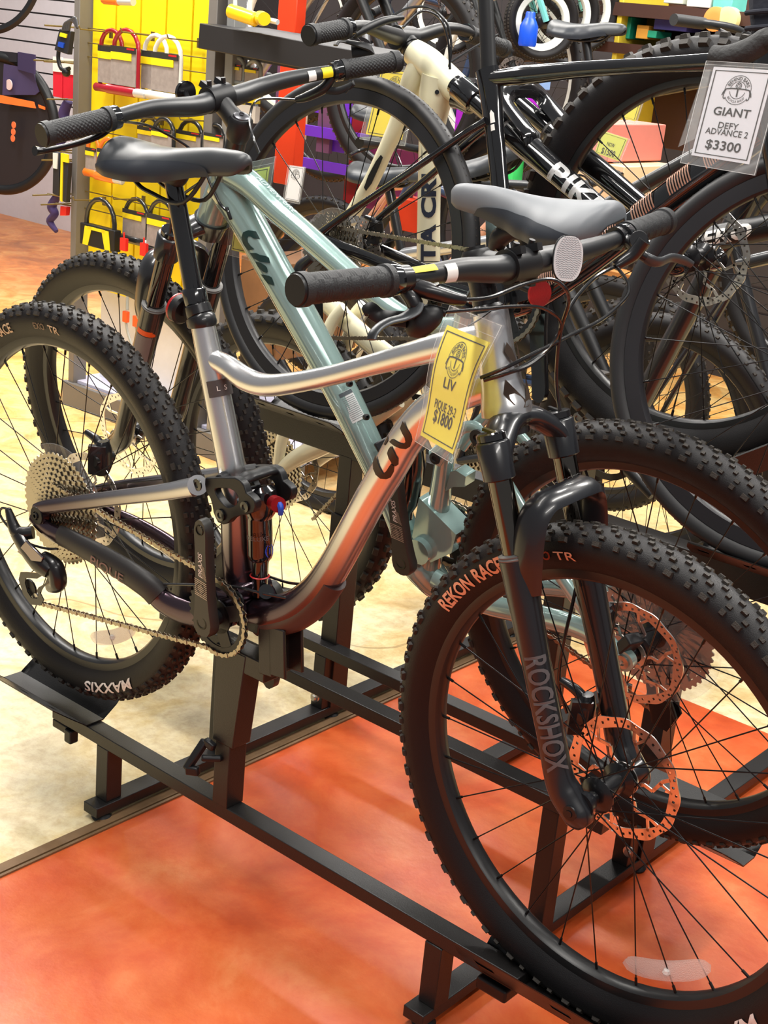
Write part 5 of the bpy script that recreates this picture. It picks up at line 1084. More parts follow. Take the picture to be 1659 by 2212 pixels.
# ------------------------------------------------------------------ YELLOW LOCK DISPLAY
GY = 1.69; at = lambda x, y, dy=0.: atY(x, y, GY+dy)
POST = mat('grey_post', s2l(112, 108, 104), .5); YEL = mat('yellow_panel', s2l(250, 222, 18), .5, var=.03)
xl, xr = at(160, 400).x, at(463, 60).x
gd = thing('lock_display_stand', 'grey gondola stand with yellow slat panels full of bicycle locks', 'display stand', ((xl+xr)/2, GY+.1, 0))
def gp(name, m, *boxes, bevel=0, parent=None):
    mb = MB()
    for c, s_ in boxes: mb.box(c, s_)
    return obj(name, mb, m, parent or gd, bevel=bevel)
gp('upright', POST, ((xl+.012, GY+.02, .95), (.030, .06, 1.9)), bevel=.002); gp('upright', POST, ((xr, GY+.02, .95), (.040, .06, 1.9)), bevel=.002)
gp('upright', mat('steel_post', s2l(150, 150, 148), .4, .4), ((at(500, 60).x, GY+.02, .95), (.035, .05, 1.9)), bevel=.002)
mb = MB(); x0, x1 = xl+.03, xr-.02; z0, z1 = at(220, 634).z, 1.9; n = 5; pw = (x1-x0)/n
for i in range(n): mb.box((x0+pw*(i+.5), GY+.05, (z0+z1)/2), (pw-.009, .016, z1-z0))
obj('slat_panel', mb, YEL, gd); gp('panel_back', mat('groove_brown', s2l(120, 95, 10), .7), (((x0+x1)/2, GY+.062, (z0+z1)/2), (x1-x0, .006, z1-z0)))
gp('base_skirt', POST, (((xl+xr)/2+.25, GY-.01, .045), (xr-xl+.55, .02, .09)), bevel=.002); gp('base_deck', mat('lavender_board', s2l(206, 204, 226), .5), (((xl+xr)/2+.25, GY+.28, .092), (xr-xl+.53, .54, .012)))
gp('lower_panel', mat('white_panel', s2l(232, 234, 238), .5), (((xl+xr)/2, GY+.12, .26), (xr-xl-.05, .012, z0-.10)))
gp('slot_strip', mat('brown_strip', s2l(92, 62, 48), .7), ((at(482, 60).x, GY+.04, 1.0), (.02, .02, 1.9)))
WIRE = mat('wire_rail', s2l(120, 104, 60), .4, .5)
for yy in (60, 92, 122, 415, 452, 250, 280):
    mb = MB(); z = at(180, yy).z; mb.cyl((xl+.02, GY+.028, z), (xr+.02, GY+.028, z), .0022, n=6); obj('wire_rail', mb, WIRE, gd)
def hook(x, y, L=.13):
    p = at(x, y, .02); q = MB(); q.cyl(p, p+V((0, -L, .004)), .0022, n=6); q.cyl(p+V((0, -L, .004)), p+V((0, -L-.006, .016)), .0022, n=6); q.box(p+V((0, 0, -.004)), (.014, .006, .03)); return obj('hook', q, WIRE, gd)
for x, y in ((240, 70), (330, 76), (430, 90), (225, 432), (310, 430), (350, 258), (455, 262), (200, 290)): hook(x, y)
def ulock(i, px0, px1, pyt, pyb, col, dy, label, group, body=None, card=None, bw=18, endcol=None):
    """U-shaped shackle above a cross bar with a paper card between the legs; px0/px1 legs, pyt top, pyb bar"""
    a, b_ = at(px0, pyt, dy), at(px1, pyb, dy); w_ = abs(b_.x-a.x); xc = (a.x+b_.x)/2; top = a.z; bot = at((px0+px1)/2, pyb, dy).z; y = GY+dy
    t = thing('u_lock', label, 'bicycle lock', (xc, y, bot-.01), group)
    q = MB(); r = w_/2; pts = [V((xc-r, y, bot)), V((xc-r, y, top-r*1.1))] + [V((xc-r*cos(pi*k/8), y, top-r+r*sin(pi*k/8))) for k in range(1, 8)] + [V((xc+r, y, top-r*1.1)), V((xc+r, y, bot))]
    q.tube(pts, .0075, 10); obj('shackle', q, mat('lock_'+col[0], col[1], .3, coat=.5), t)
    q = MB(); c0, c1 = V((xc-r*1.35, y-.004, bot)), V((xc+r*1.75, y-.004, bot)); rr = m_of(c0, bw)/2
    q.tube([c0, c0+V((.004, 0, 0)), c0.lerp(c1, .72), c0.lerp(c1, .74)], [rr*.8, rr, rr, rr*.9], 16); cb = obj('crossbar', q, MATS['lock_'+col[0]], t)
    q = MB(); q.tube([c0.lerp(c1, .74), c1, c1+V((.004, 0, 0))], [rr*.9, rr*.9, rr*.6], 16); obj('crossbar_end', q, mat('lock_end', s2l(205, 205, 205), .3, .3), cb)
    if card:
        q = MB(); h = top-bot; q.box((xc, y-.006, bot+h*.40), (w_*1.0, .010, h*.62)); cd_ = obj('card', q, mat('card_grey', s2l(150, 140, 136), .5, var=.3, vscale=60), t)
        q = MB(); q.box((xc-w_*.08, y-.0125, bot+h*.565), (w_*.82, .003, h*.12)); obj('card_band', q, YSTK, cd_)
        q = MB(); q.box((xc, y-.0125, bot+h*.675), (w_*1.0, .003, h*.10)); obj('card_header', q, DKINK, cd_)
        q = MB(); q.box((xc+w_*.3, y-.0128, bot+h*.695), (w_*.3, .003, h*.03)); obj('card_mark', q, mat('card_red', s2l(190, 25, 35), .5), cd_)
    return t
REDL = ('red', s2l(150, 14, 32)); WHL = ('white', s2l(228, 226, 218)); BKL = ('black', (.012, .012, .012)); ORL = ('orange', s2l(240, 120, 25)); GRL = ('grey', s2l(150, 152, 150))
ulock(0, 219, 262, 62, 192, REDL, .0, 'dark red U-lock at the back of the upper left hook, behind its twin', None, card=1)
ulock(1, 247, 297, 61, 197, REDL, -.05, 'dark red U-lock with grey card, front one at the top left', None, card=1, bw=21)
ulock(2, 313, 358, 73, 205, WHL, .0, 'white U-lock behind the other white one on the upper hook', None, card=1)
ulock(3, 335, 388, 75, 210, WHL, -.05, 'white U-lock with grey card at the front of its hook, right of the red pair', None, card=1, bw=20)
ulock(4, 191, 212, 296, 374, ORL, .0, 'orange U-lock at the back, lower left of the yellow panel', None, card=1, bw=18)
ulock(5, 217, 252, 296, 384, ORL, -.05, 'orange U-lock in front of its twin above the black padlock-like lock', None, card=1, bw=19)
ulock(6, 304, 342, 250, 330, BKL, .0, 'black U-lock partly hidden behind the saddle, left of the middle row', 'black U-locks in the middle row', card=1)
ulock(7, 334, 374, 252, 335, BKL, -.05, 'black U-lock directly behind the saddle of the silver bike', None, card=1)
ulock(8, 388, 436, 256, 345, BKL, 0, 'black U-lock with red-marked card right of the saddle top', None, card=1)
ulock(9, 448, 485, 266, 340, BKL, 0, 'black U-lock at the right end of the middle row near the upright', None, card=1)
ulock(10, 272, 318, 424, 520, BKL, 0, 'black U-lock with carded label in the bottom row, left of the fork', None, card=1)
ulock(11, 325, 372, 428, 545, BKL, -.03, 'black U-lock with yellow card in the bottom row beside the fork top', None, card=1)
ulock(12, 501, 526, 123, 178, GRL, .02, 'grey U-lock on the second stand, left one', None, card=1, bw=12)
ulock(13, 536, 562, 130, 184, GRL, .02, 'grey U-lock on the second stand, right one', None, card=1, bw=12)
# big black lock with a yellow-marked body
t = thing('u_lock', 'black heavy-duty U-lock with a black and bright yellow body in the bottom row', 'bicycle lock', at(216, 532, -.06))
a = at(187, 500, -.06); b_ = at(247, 500, -.06); xc = (a.x+b_.x)/2; r = (b_.x-a.x)/2; tz_ = at(216, 430, -.06).z; q = MB()
q.tube([V((xc-r, a.y, a.z)), V((xc-r, a.y, tz_-r))]+[V((xc-r*cos(pi*k/8), a.y, tz_-r+r*sin(pi*k/8))) for k in range(1, 8)]+[V((xc+r, a.y, tz_-r)), V((xc+r, a.y, a.z))], .0085, 12); obj('shackle', q, MATS['lock_black'], t)
q = MB(); zz = at(216, 512, -.06).z; q.box((xc, a.y, zz), (r*2.5, .03, .075)); bd_ = obj('lock_body', q, MBLK, t, bevel=.003)
q = MB()
for s_ in (-1, 1): q.prism([V((xc+s_*r*.35, a.y-.0155, zz+.03)), V((xc+s_*r*.85, a.y-.0155, zz+.03)), V((xc+s_*r*1.0, a.y-.0155, zz-.035)), V((xc+s_*r*.62, a.y-.0155, zz-.035))], (0, -.002, 0))
q.box((xc, a.y-.0165, zz+.026), (r*1.2, .002, .010)); obj('body_marking', q, YSTK, bd_)
# small red clips
for i, (x, y, L_) in enumerate(((268, 528, 'red key clip of the lock row, left one just above the rear tyre'), (311, 539, 'red key clip of the lock row, right one beside the fork leg'))):
    q = MB(); q.box(at(x, y, -.08), (.030, .012, .042)); q.cyl(at(x, y-14, -.08), at(x, y-26, -.08), .003, n=6); obj('lock_clip', q, mat('clip_red', s2l(225, 35, 30), .4), label=L_, cat='clip', group='red clips')
for i, (x, y, L_) in enumerate(((272, 684, 'orange-capped cable lock end hanging below the panel, left one'), (294, 694, 'orange-capped cable lock end hanging below the panel, right one'))):
    t = thing('cable_lock', L_, 'bicycle lock', at(x, y+20, .02)); q = MB(); q.box(at(x, y, .02), (.024, .016, .040)); obj('lock_cap', q, mat('clip_orange', s2l(250, 95, 35), .4), t, bevel=.003)
    q = MB(); q.smooth_tube([at(x+3, y-14, .02), at(x+4, y-45, .03), at(x+12, y-80, .04)], .006, 8); q.smooth_tube([at(x, y+12, .02), at(x+4, y+35, .02), at(x+12, y+60, .02)], .005, 8); obj('lock_cable', q, mat('cable_clear', s2l(170, 172, 165), .3), t)
# top row: orange and dark lock bodies, yellow cable locks
t = thing('u_lock', 'orange U-lock cut by the top edge of the photo', 'bicycle lock', at(240, 8, -.05)); q = MB(); q.tube([at(222, 0, -.05), at(226, 0, -.05), at(256, 3, -.05), at(258, 3, -.05)], [.010, .014, .014, .010], 14); obj('crossbar', q, MATS['lock_orange'], t); q = MB(); q.tube([at(258, 3, -.05), at(288, 4, -.05)], [.0125, .0125], 14); obj('crossbar_end', q, MATS['lock_end'], t)
t = thing('cable_lock', 'yellow cylinder lock hanging high beside the steel post', 'bicycle lock', at(525, 45, -.1)); q = MB(); q.tube([at(497, 24, -.1), at(499, 24, -.1), at(552, 42, -.1), at(555, 43, -.1)], [.016, .021, .021, .016], 16); obj('lock_body', q, mat('lock_yellow', s2l(246, 205, 15), .35, coat=.4), t)
q = MB(); q.tube([at(508, 22, -.1), at(508, -20, -.1)], .006, 8); q.tube([at(540, 32, -.1), at(541, -20, -.1)], .006, 8); obj('shackle', q, MATS['lock_white'], t)
t = thing('cable_lock', 'yellow round-ended lock seen end-on, right of the yellow cylinder lock', 'bicycle lock', at(571, 55, -.12)); q = MB(); q.tube([at(562, 38, -.04), at(566, 40, -.12), at(571, 41, -.14)], [.020, .021, .019], 18); obj('lock_body', q, MATS['lock_yellow'], t); q = MB(); q.tube([at(583, 44, -.1), at(600, 48, -.1)], .008, 8); obj('lock_tip', q, MATS['lock_end'], t)
# a dark cross rail of the next stand, with yellow lock cards below
sh_ = thing('dark_shelf', 'long dark shelf rail running behind the handlebars', 'shelf', (-1.2, 1.75, 1.2))
q = MB(); q.beam(atY(505, 82, 1.75), atY(880, 150, 1.75), .30, .075, up=(0, 0, 1)); obj('shelf_board', q, mat('shelf_dark', (.015, .014, .016), .5), sh_, bevel=.003)
q = MB(); q.beam(atY(515, 118, 1.72), atY(880, 185, 1.72), .02, .02); obj('shelf_lip', q, mat('shelf_edge', (.05, .048, .05), .4), sh_)
for i, (x, y, w_, h_, m_, L_) in enumerate(((515, 205, .045, .055, YSTK, 'yellow lock card on the second stand, left one under the grey locks'), (548, 205, .042, .05, YSTK, 'yellow lock card on the second stand, right one under the grey locks'), (532, 245, .10, .05, mat('pale_card', s2l(215, 210, 205), .5), 'pale product card on the second stand below the yellow cards'), (430, 560, .085, .11, MATS['pale_card'], 'pale carded product low on the yellow panel behind the fork'), (385, 520, .06, .09, YSTK, 'yellow carded product low on the yellow panel behind the stanchion'))):
    q = MB(); q.box(at(x, y, .01), (w_, .02, h_)); c = obj('product_card', q, m_, label=L_, cat='package')
# hanging things left of the stand
def hang(name, cat, label, poly, dy, th, m, extra=None):
    t = thing(name, label, cat, at(*poly[-1], dy)) if extra else None
    q = MB(); q.prism([at(x, y, dy) for x, y in poly], (0, th, 0)); o = obj('body' if extra else name, q, m, t, bevel=.002, label=None if extra else label, cat=None if extra else cat)
    if extra:
        for nm, ps, mm in extra: q = MB(); q.prism([at(x, y, dy-.004) for x, y in ps], (0, .005, 0)); obj(nm, q, mm, o)
DKC = mat('dark_card', (.014, .015, .022), .5); PUR = mat('purple_cloth', s2l(58, 42, 92), .8); RDC = mat('red_card', s2l(205, 22, 48), .5)
hang('cable_lock', 'bicycle lock', 'coiled black cable lock with black card, top left of the grey upright', [(128, 62), (152, 68), (146, 118), (117, 108)], -.10, .02, DKC, [('card_print', [(130, 70), (144, 74), (142, 82), (128, 78)], YSTK), ('card_print', [(126, 90), (138, 93), (136, 104), (124, 100)], BLUM)])
q = MB()
for k in range(4): q.smooth_tube([at(136+k*4, 66, -.1), at(142+k*4, 50-k*2, -.1), at(158+k*2, 46-k*2, -.1), at(168, 60, -.1)], .0055, 8)
obj('cable_coil', q, mat('cable_grey', (.05, .05, .055), .35), label='coil of dark grey cable above the black card at the upright', cat='cable')
hang('packaged_pump', 'package', 'red and white carded part hanging left of the upright, left one', [(114, 140), (134, 142), (134, 212), (114, 208)], .15, .02, RDC, [('card_header', [(114, 122), (134, 124), (134, 156), (114, 154)], WHT)])
hang('packaged_pump', 'package', 'red and white carded part hanging left of the upright, right one', [(136, 144), (158, 146), (156, 216), (136, 212)], .15, .02, RDC, [('card_header', [(136, 126), (158, 128), (158, 162), (136, 160)], WHT)])
q = MB(); q.smooth_tube([at(128, 100, -.05), at(126, 128, -.05), at(134, 150, -.05), at(150, 148, -.05)], .007, 8); q.ball(at(143, 156, -.05), .016, 10); obj('cable_lock', q, MBLK, label='black cable lock loop dangling over the red cards', cat='bicycle lock')
q = MB(); q.smooth_tube([at(148, 218, 0), at(138, 245, 0), at(142, 275, 0), at(131, 305, 0), at(134, 328, 0)], [.016, .020, .016, .018, .012], 10); obj('chain_lock', q, PUR, label='purple sleeved chain lock hanging behind the left grip', cat='bicycle lock')
q = MB(); q.smooth_tube([at(126, 420, 0), at(112, 445, 0), at(118, 462, 0), at(108, 478, 0), at(122, 500, 0)], [.014, .018, .015, .014, .008], 10); obj('chain_lock', q, PUR, label='purple sleeved chain lock at the foot of the hanging row, near the floor', cat='bicycle lock')
hang('lock_package', 'package', 'narrow white and black lock package below the grip, left one', [(115, 328), (129, 330), (126, 424), (113, 418)], -.05, .02, DKC, [('card_header', [(114, 330), (124, 331), (122, 365), (114, 363)], WHT)])
hang('lock_package', 'package', 'narrow black and yellow lock package below the grip, right one', [(131, 348), (147, 352), (142, 438), (129, 432)], -.05, .02, DKC, [('card_edge', [(131, 348), (135, 349), (133, 436), (129, 432)], YSTK), ('card_header', [(131, 330), (147, 334), (147, 352), (131, 348)], YSTK)])
hang('chain_lock', 'bicycle lock', 'small red lock end at the foot of the hanging row', [(130, 445), (143, 447), (141, 466), (129, 466)], -.02, .02, mat('clip_red', s2l(225, 35, 30), .4))
# ------------------------------------------------------------------ LEFT WALL WITH SLATS
WY = 4.15; WW = mat('slat_white', s2l(214, 214, 222), .5); GRV = mat('slat_groove', s2l(110, 105, 100), .8)
zs = atY(60, 245, WY).z; mb = MB(); x0, x1 = -9, atY(330, 100, WY).x
z = zs
while z < 3.2: mb.box(((x0+x1)/2, WY+.01, z+.042), (x1-x0, .02, .078)); z += .088
mb.box(((x0+x1)/2, WY+.012, zs/2-.004), (x1-x0, .016, zs-.008)); obj('wall_left', mb, WW, kind='structure')
mb = MB(); mb.box(((x0+x1)/2, WY+.05, 1.6), (x1-x0, .05, 3.2)); obj('wall_rear', mb, GRV, kind='structure')
mb = MB(); mb.box((atY(122, 50, WY-.02).x, WY-.02, 2.4), (.10, .02, 1.9)); obj('trim_2', mb, mat('trim_grey', s2l(165, 160, 155), .5), kind='structure')
# hanging packaged wheel
hy = 3.2; c = atY(0, 268, hy); R_ = m_of(c, 300)/2
pk = thing('packaged_tyre_sleeve', 'black wheel with a dark purple and orange cardboard sleeve hanging on the white slat wall', 'package', c-V((0, 0, R_)))
q = MB(); pr = [(R_-.028+.028*cos(a), .028*sin(a)) for a in [2*pi*k/12 for k in range(12)]]; q.lathe(pr, o=c, ax=(.35, -1, 0), n=64, closed=True); obj('tyre', q, MBLK, pk)
q = MB(); q.lathe([(0, 0), (R_*.86, 0), (R_*.86, .01), (0, .01)], o=c, ax=(.35, -1, 0), n=48); cd2 = obj('cardboard', q, mat('charcoal_card', s2l(30, 28, 34), .5), pk)
P_ = lambda x, y: atY(x, y, hy-.045+.35*(atY(x, y, hy).x-c.x)*.9)
q = MB(); q.prism([P_(8, 138), (P_(70, 150)), P_(84, 198), P_(76, 205), P_(5, 205)], (0, .006, 0)); obj('cardboard_panel', q, mat('purple_card', s2l(56, 48, 84), .5), cd2)
q = MB(); q.prism([P_(0, 205), P_(74, 220), P_(78, 234), P_(0, 222)], (0, -.006, 0)); q.prism([P_(84, 226), P_(98, 231), P_(98, 237), P_(86, 233)], (0, -.006, 0)); obj('orange_band', q, mat('orange_band', s2l(245, 110, 40), .5), cd2)
for x, y in ((33, 270), (32, 285), (31, 299)): q = MB(); q.lathe([(0, 0), (.018, 0), (.018, .004)], o=P_(x, y)+V((0, -.012, 0)), ax=(0, 1, 0), n=18); obj('round_mark', q, mat('orange_mark', s2l(235, 120, 70), .5), cd2)
q = MB(); q.lathe([(0, 0), (.028, 0), (.028, .004)], o=P_(23, 183)+V((0, -.012, 0)), ax=(0, 1, 0), n=20); obj('round_mark', q, mat('pale_mark', s2l(220, 200, 200), .5), cd2)
q = MB(); q.prism([atY(38, 112, hy), atY(74, 118, hy), atY(74, 160, hy), atY(38, 150, hy)], (0, .01, 0)); obj('purple_card', q, MATS['purple_card'], label='small purple header card above the packaged wheel', cat='package')
q = MB(); q.prism([atY(-20, 108, hy), atY(36, 114, hy), atY(36, 134, hy), atY(-20, 130, hy)], (0, .01, 0)); obj('black_package', q, DKC, label='black package at the left edge above the packaged wheel', cat='package')
q = MB(); cc = atY(-20, -70, hy); q.lathe([(.30, -.012), (.325, -.016), (.34, 0), (.325, .016), (.30, .012)], o=cc, ax=(.3, -1, .1), n=64, closed=True); obj('spare_tyre', q, MBLK, label='dark wheel hanging in the top left corner, only its lower arc showing', cat='tyre')

for x, y in ((148, 58), (146, 135), (124, 132), (152, 215), (130, 325), (140, 345), (138, 440), (120, 420)):
    p = at(x, y); q = MB(); q.cyl(V((xl+.01, GY, p.z)), V((p.x-.02, GY-.02, p.z)), .003, n=6); q.cyl(V((p.x, GY-.1, p.z)), V((p.x, GY+.17, p.z)), .003, n=6); obj('side_arm', q, WIRE, gd)
# ------------------------------------------------------------------ PRICE TAGS
TAGY = mat('tag_yellow', s2l(240, 226, 70), .45, var=.03); TAGW = mat('tag_white', s2l(222, 224, 230), .45, var=.02); SLV = mat('sleeve_plastic', (.9, .92, .92), .05, alpha=.10, spec=.8)
def tag(label, TL, TR, BR, BL, m, lines, hole=.0, bow=0., sleeve=.012, side=None, logo=True, cap=.16, ink=DKINK):
    """card in a clear sleeve; corners are points in space. lines: (text, v, height, width, bold) in card units"""
    TL, TR, BR, BL = map(V, (TL, TR, BR, BL)); w_ = ((TR-TL).length+(BR-BL).length)/2; h_ = ((BL-TL).length+(BR-TR).length)/2
    n = ((TR-TL).cross(BL-TL)).normalized()
    if n.dot(CAM-TL) < 0: n = -n
    def fn(u, v, lift=0.):   # u 0..1 across, v 0..1 down
        p = TL.lerp(TR, u).lerp(BL.lerp(BR, u), v); return p+n*(bow*sin(pi*v)*1.0+bow*.6*sin(2*pi*v)+lift)
    t = thing('price_tag', label, 'price tag', BL.lerp(BR, .5))
    q = MB(); g = MB(); g.grid(lambda a, b: fn(a, b), 6, 14); k = len(g.v); q.add(g.v+[p-n*.0008 for p in g.v], g.f+[tuple(k+i for i in f) for f in g.f]); cd_ = obj('card', q, m, t)
    q = MB(); e = sleeve/w_; f = sleeve/h_
    for l in (.0013, -.0021): q.grid(lambda a, b: fn(-e+(1+2*e)*a, -cap+(1+cap+f)*b, l), 8, 16)
    sl = obj('clear_sleeve', q, SLV, t)
    q = MB()
    for l, a, b, c_, d in ((0, -e, -e+.012, -cap, 1+f), (0, 1+e-.012, 1+e, -cap, 1+f)): q.grid(lambda x, y: fn(a+(b-a)*x, c_+(d-c_)*y, .0018), 3, 16)
    q.grid(lambda x, y: fn(-e+(1+2*e)*x, 1+f-.006+.006*y, .0018), 8, 2); q.grid(lambda x, y: fn(-e+(1+2*e)*x, -cap*.35+.004*y, .0018), 8, 2); q.grid(lambda x, y: fn(-e+(1+2*e)*x, -cap+.005*y, .0018), 8, 2)
    obj('sleeve_edge', q, mat('sleeve_weld', (.85, .87, .86), .15, alpha=.6), sl)
    q = MB(); b0 = .045; b1 = b0*w_/h_; L_ = .0011
    for a, b, c_, d in ((b0, 1-b0, b1, b1+.009), (b0, 1-b0, 1-b1-.009, 1-b1), (b0, b0+.018, b1, 1-b1), (1-b0-.018, 1-b0, b1, 1-b1)): q.grid(lambda x, y: fn(a+(b-a)*x, c_+(d-c_)*y, .0004), 5, 12)
    obj('card_border', q, ink, cd_)
    q = MB(); P = lambda x, y: fn(.5+x/w_, y/h_, .0005)
    for tx, v, hh, ww, bo in lines: text(q, tx, lambda u, y_: P(u, v*h_-y_+hh*w_*.5), hh*w_, width=ww*w_, off=bo)
    if lines: obj('card_lettering', q, ink, cd_, sharp=60)
    if logo:
        q = MB(); cv = .235*h_; R_ = min(.222*w_, .122*h_)
        def ring(r0, r1, a0, a1, n_=40):
            for i in range(n_):
                A, B_ = a0+(a1-a0)*i/n_, a0+(a1-a0)*(i+1)/n_; q.add([P(r0*cos(A), cv-r0*sin(A)), P(r1*cos(A), cv-r1*sin(A)), P(r1*cos(B_), cv-r1*sin(B_)), P(r0*cos(B_), cv-r0*sin(B_))], [(0, 1, 2, 3)])
        ring(R_*1.26, R_*1.31, -.3, pi+.3); ring(R_*1.26, R_*1.31, pi+.55, 2*pi-.55); ring(R_*.74, R_*.79, .1, pi-.1); ring(R_*.74, R_*.79, pi+.2, 2*pi-.2)
        ring(R_*.24, R_*.34, 0, 2*pi, 20) if 0 else None
        for r0, r1 in ((.10, .14), (.24, .30)):
            for i in range(20): A, B_ = 2*pi*i/20, 2*pi*(i+1)/20; q.add([P(R_*r0*cos(A), cv-R_*.38-R_*r0*sin(A)), P(R_*r1*cos(A), cv-R_*.38-R_*r1*sin(A)), P(R_*r1*cos(B_), cv-R_*.38-R_*r1*sin(B_)), P(R_*r0*cos(B_), cv-R_*.38-R_*r0*sin(B_))], [(0, 1, 2, 3)])
        for k in range(6): A = 2*pi*k/6; q.add([P(R_*.13*cos(A-.15), cv-R_*.38-R_*.13*sin(A-.15)), P(R_*.26*cos(A-.1), cv-R_*.38-R_*.26*sin(A-.1)), P(R_*.26*cos(A+.1), cv-R_*.38-R_*.26*sin(A+.1)), P(R_*.13*cos(A+.15), cv-R_*.38-R_*.13*sin(A+.15))], [(0, 1, 2, 3)])
        def stroke(pts, wd):
            for (x0_, y0_), (x1_, y1_) in zip(pts, pts[1:]):
                d = V((x1_-x0_, y1_-y0_, 0)); nn = V((-d.y, d.x, 0)).normalized()*wd/2; q.add([P(R_*(x0_+nn.x), cv-R_*(y0_+nn.y)), P(R_*(x1_+nn.x), cv-R_*(y1_+nn.y)), P(R_*(x1_-nn.x), cv-R_*(y1_-nn.y)), P(R_*(x0_-nn.x), cv-R_*(y0_-nn.y))], [(0, 1, 2, 3)])
        stroke([(-1.45, -.55), (-1.35, -.2), (-1.15, .05), (-.6, .12), (0, .12), (.6, .12), (1.15, .05), (1.35, -.2), (1.45, -.55)], .10)
        stroke([(-1.15, .05), (-1.30, -.35), (-1.28, -.75), (-1.1, -.85), (-1.05, -.7)], .08); stroke([(1.15, .05), (1.30, -.35), (1.28, -.75), (1.1, -.85), (1.05, -.7)], .08); stroke([(0, .12), (.03, -.6)], .14)
        def ringtext(tx, r, a_mid, hh, sgn, bo):
            vs, fs, ww = glyphs(tx, bo); s_ = hh*R_; q.add([(lambda th, rr: P(rr*cos(th), cv-rr*sin(th)))(a_mid-sgn*(v.x-ww/2)*s_/(r*R_), r*R_+sgn*(v.y-.5)*s_) for v in vs], fs)
        ringtext('BEHIND BARS', 1.03, pi/2, .30, 1, .02); ringtext('BICYCLE SHOP', 1.02, -pi/2, .20, -1, .01)
        obj('shop_emblem', q, ink, cd_, sharp=60)
    return t
P1 = lambda x, y, Y: F1.P(x, y, Y)
t1 = tag('yellow $1800 price tag on the silver bike, in a clear sleeve beside its head tube', P1(966, 702, -.038), P1(1058, 740, -.108), P1(978, 981, -.108), P1(908, 940, -.038), TAGY,
    [('LIV', .45, .115, .30, .012), ('PIQUE 29-2', .66, .10, .58, .008), ('$1800', .765, .135, .52, .02)], bow=.004)
q = MB(); q.smooth_tube([P1(1010, 705, -.065), P1(1035, 690, -.05), P1(1060, 672, -.035)], .0011, 6); obj('tie', q, MBLK, t1)
P3 = lambda x, y, Y: F3.P(x, y, Y)
t3 = tag('white $3300 price tag hanging from the taped handlebar of the black road bike', P3(1542, 144, -.225), P3(1672, 152, -.225), P3(1618, 355, -.225), P3(1493, 335, -.225), TAGW,
    [('GIANT', .475, .125, .62, .022), ('DEFY', .625, .095, .34, .012), ('ADVANCE 2', .70, .095, .72, .012), ('$3300', .845, .14, .60, .022)], cap=.06, sleeve=.014)
q = MB()
for l in (0, .002): q.grid(lambda a, b: P3(1535, 150, -.19).lerp(P3(1500, 300, -.19), b).lerp(P3(1522, 150, -.16).lerp(P3(1464, 318, -.14), b), a)+V((0, l, 0)), 4, 6)
obj('empty_sleeve', q, SLV, t3)
t2 = tag('pale yellow price tag behind the head tube of the teal bike, mostly hidden', F2.P(520, 372, .045), F2.P(582, 360, .045), F2.P(552, 552, .045), F2.P(500, 540, .045), mat('tag_pale', s2l(226, 232, 110), .45), [], cap=.10)
P4 = lambda x, y, Y: F4.P(x, y, Y)
tag('yellow price tag hanging behind the top tube of the cream bike', P4(824, 150, .06), P4(895, 158, .06), P4(868, 302, .06), P4(790, 290, .06), mat('tag_gold', s2l(245, 222, 50), .45), [], cap=.08)
tag('small white price tag hanging in front of the purple boards', atY(626, 358, 1.45), atY(657, 362, 1.45), atY(645, 436, 1.45), atY(615, 430, 1.45), TAGW, [], cap=.02, sleeve=.006)
tag('yellow clearance tag seen through the spokes, lower of the two right of the road bike', atY(1300, 282, 1.25), atY(1356, 300, 1.25), atY(1336, 348, 1.25), atY(1285, 330, 1.25), mat('tag_pale', s2l(226, 232, 110), .45), [('NOW', .45, .13, .3, .01), ('$1500', .78, .2, .55, .02)], logo=False, cap=.02, sleeve=.006)
tag('yellow price tag seen through the spokes, upper of the two near the fork leg', atY(1330, 215, 1.25), atY(1385, 220, 1.25), atY(1372, 262, 1.25), atY(1322, 250, 1.25), TAGY, [], logo=False, cap=.04, sleeve=.006)
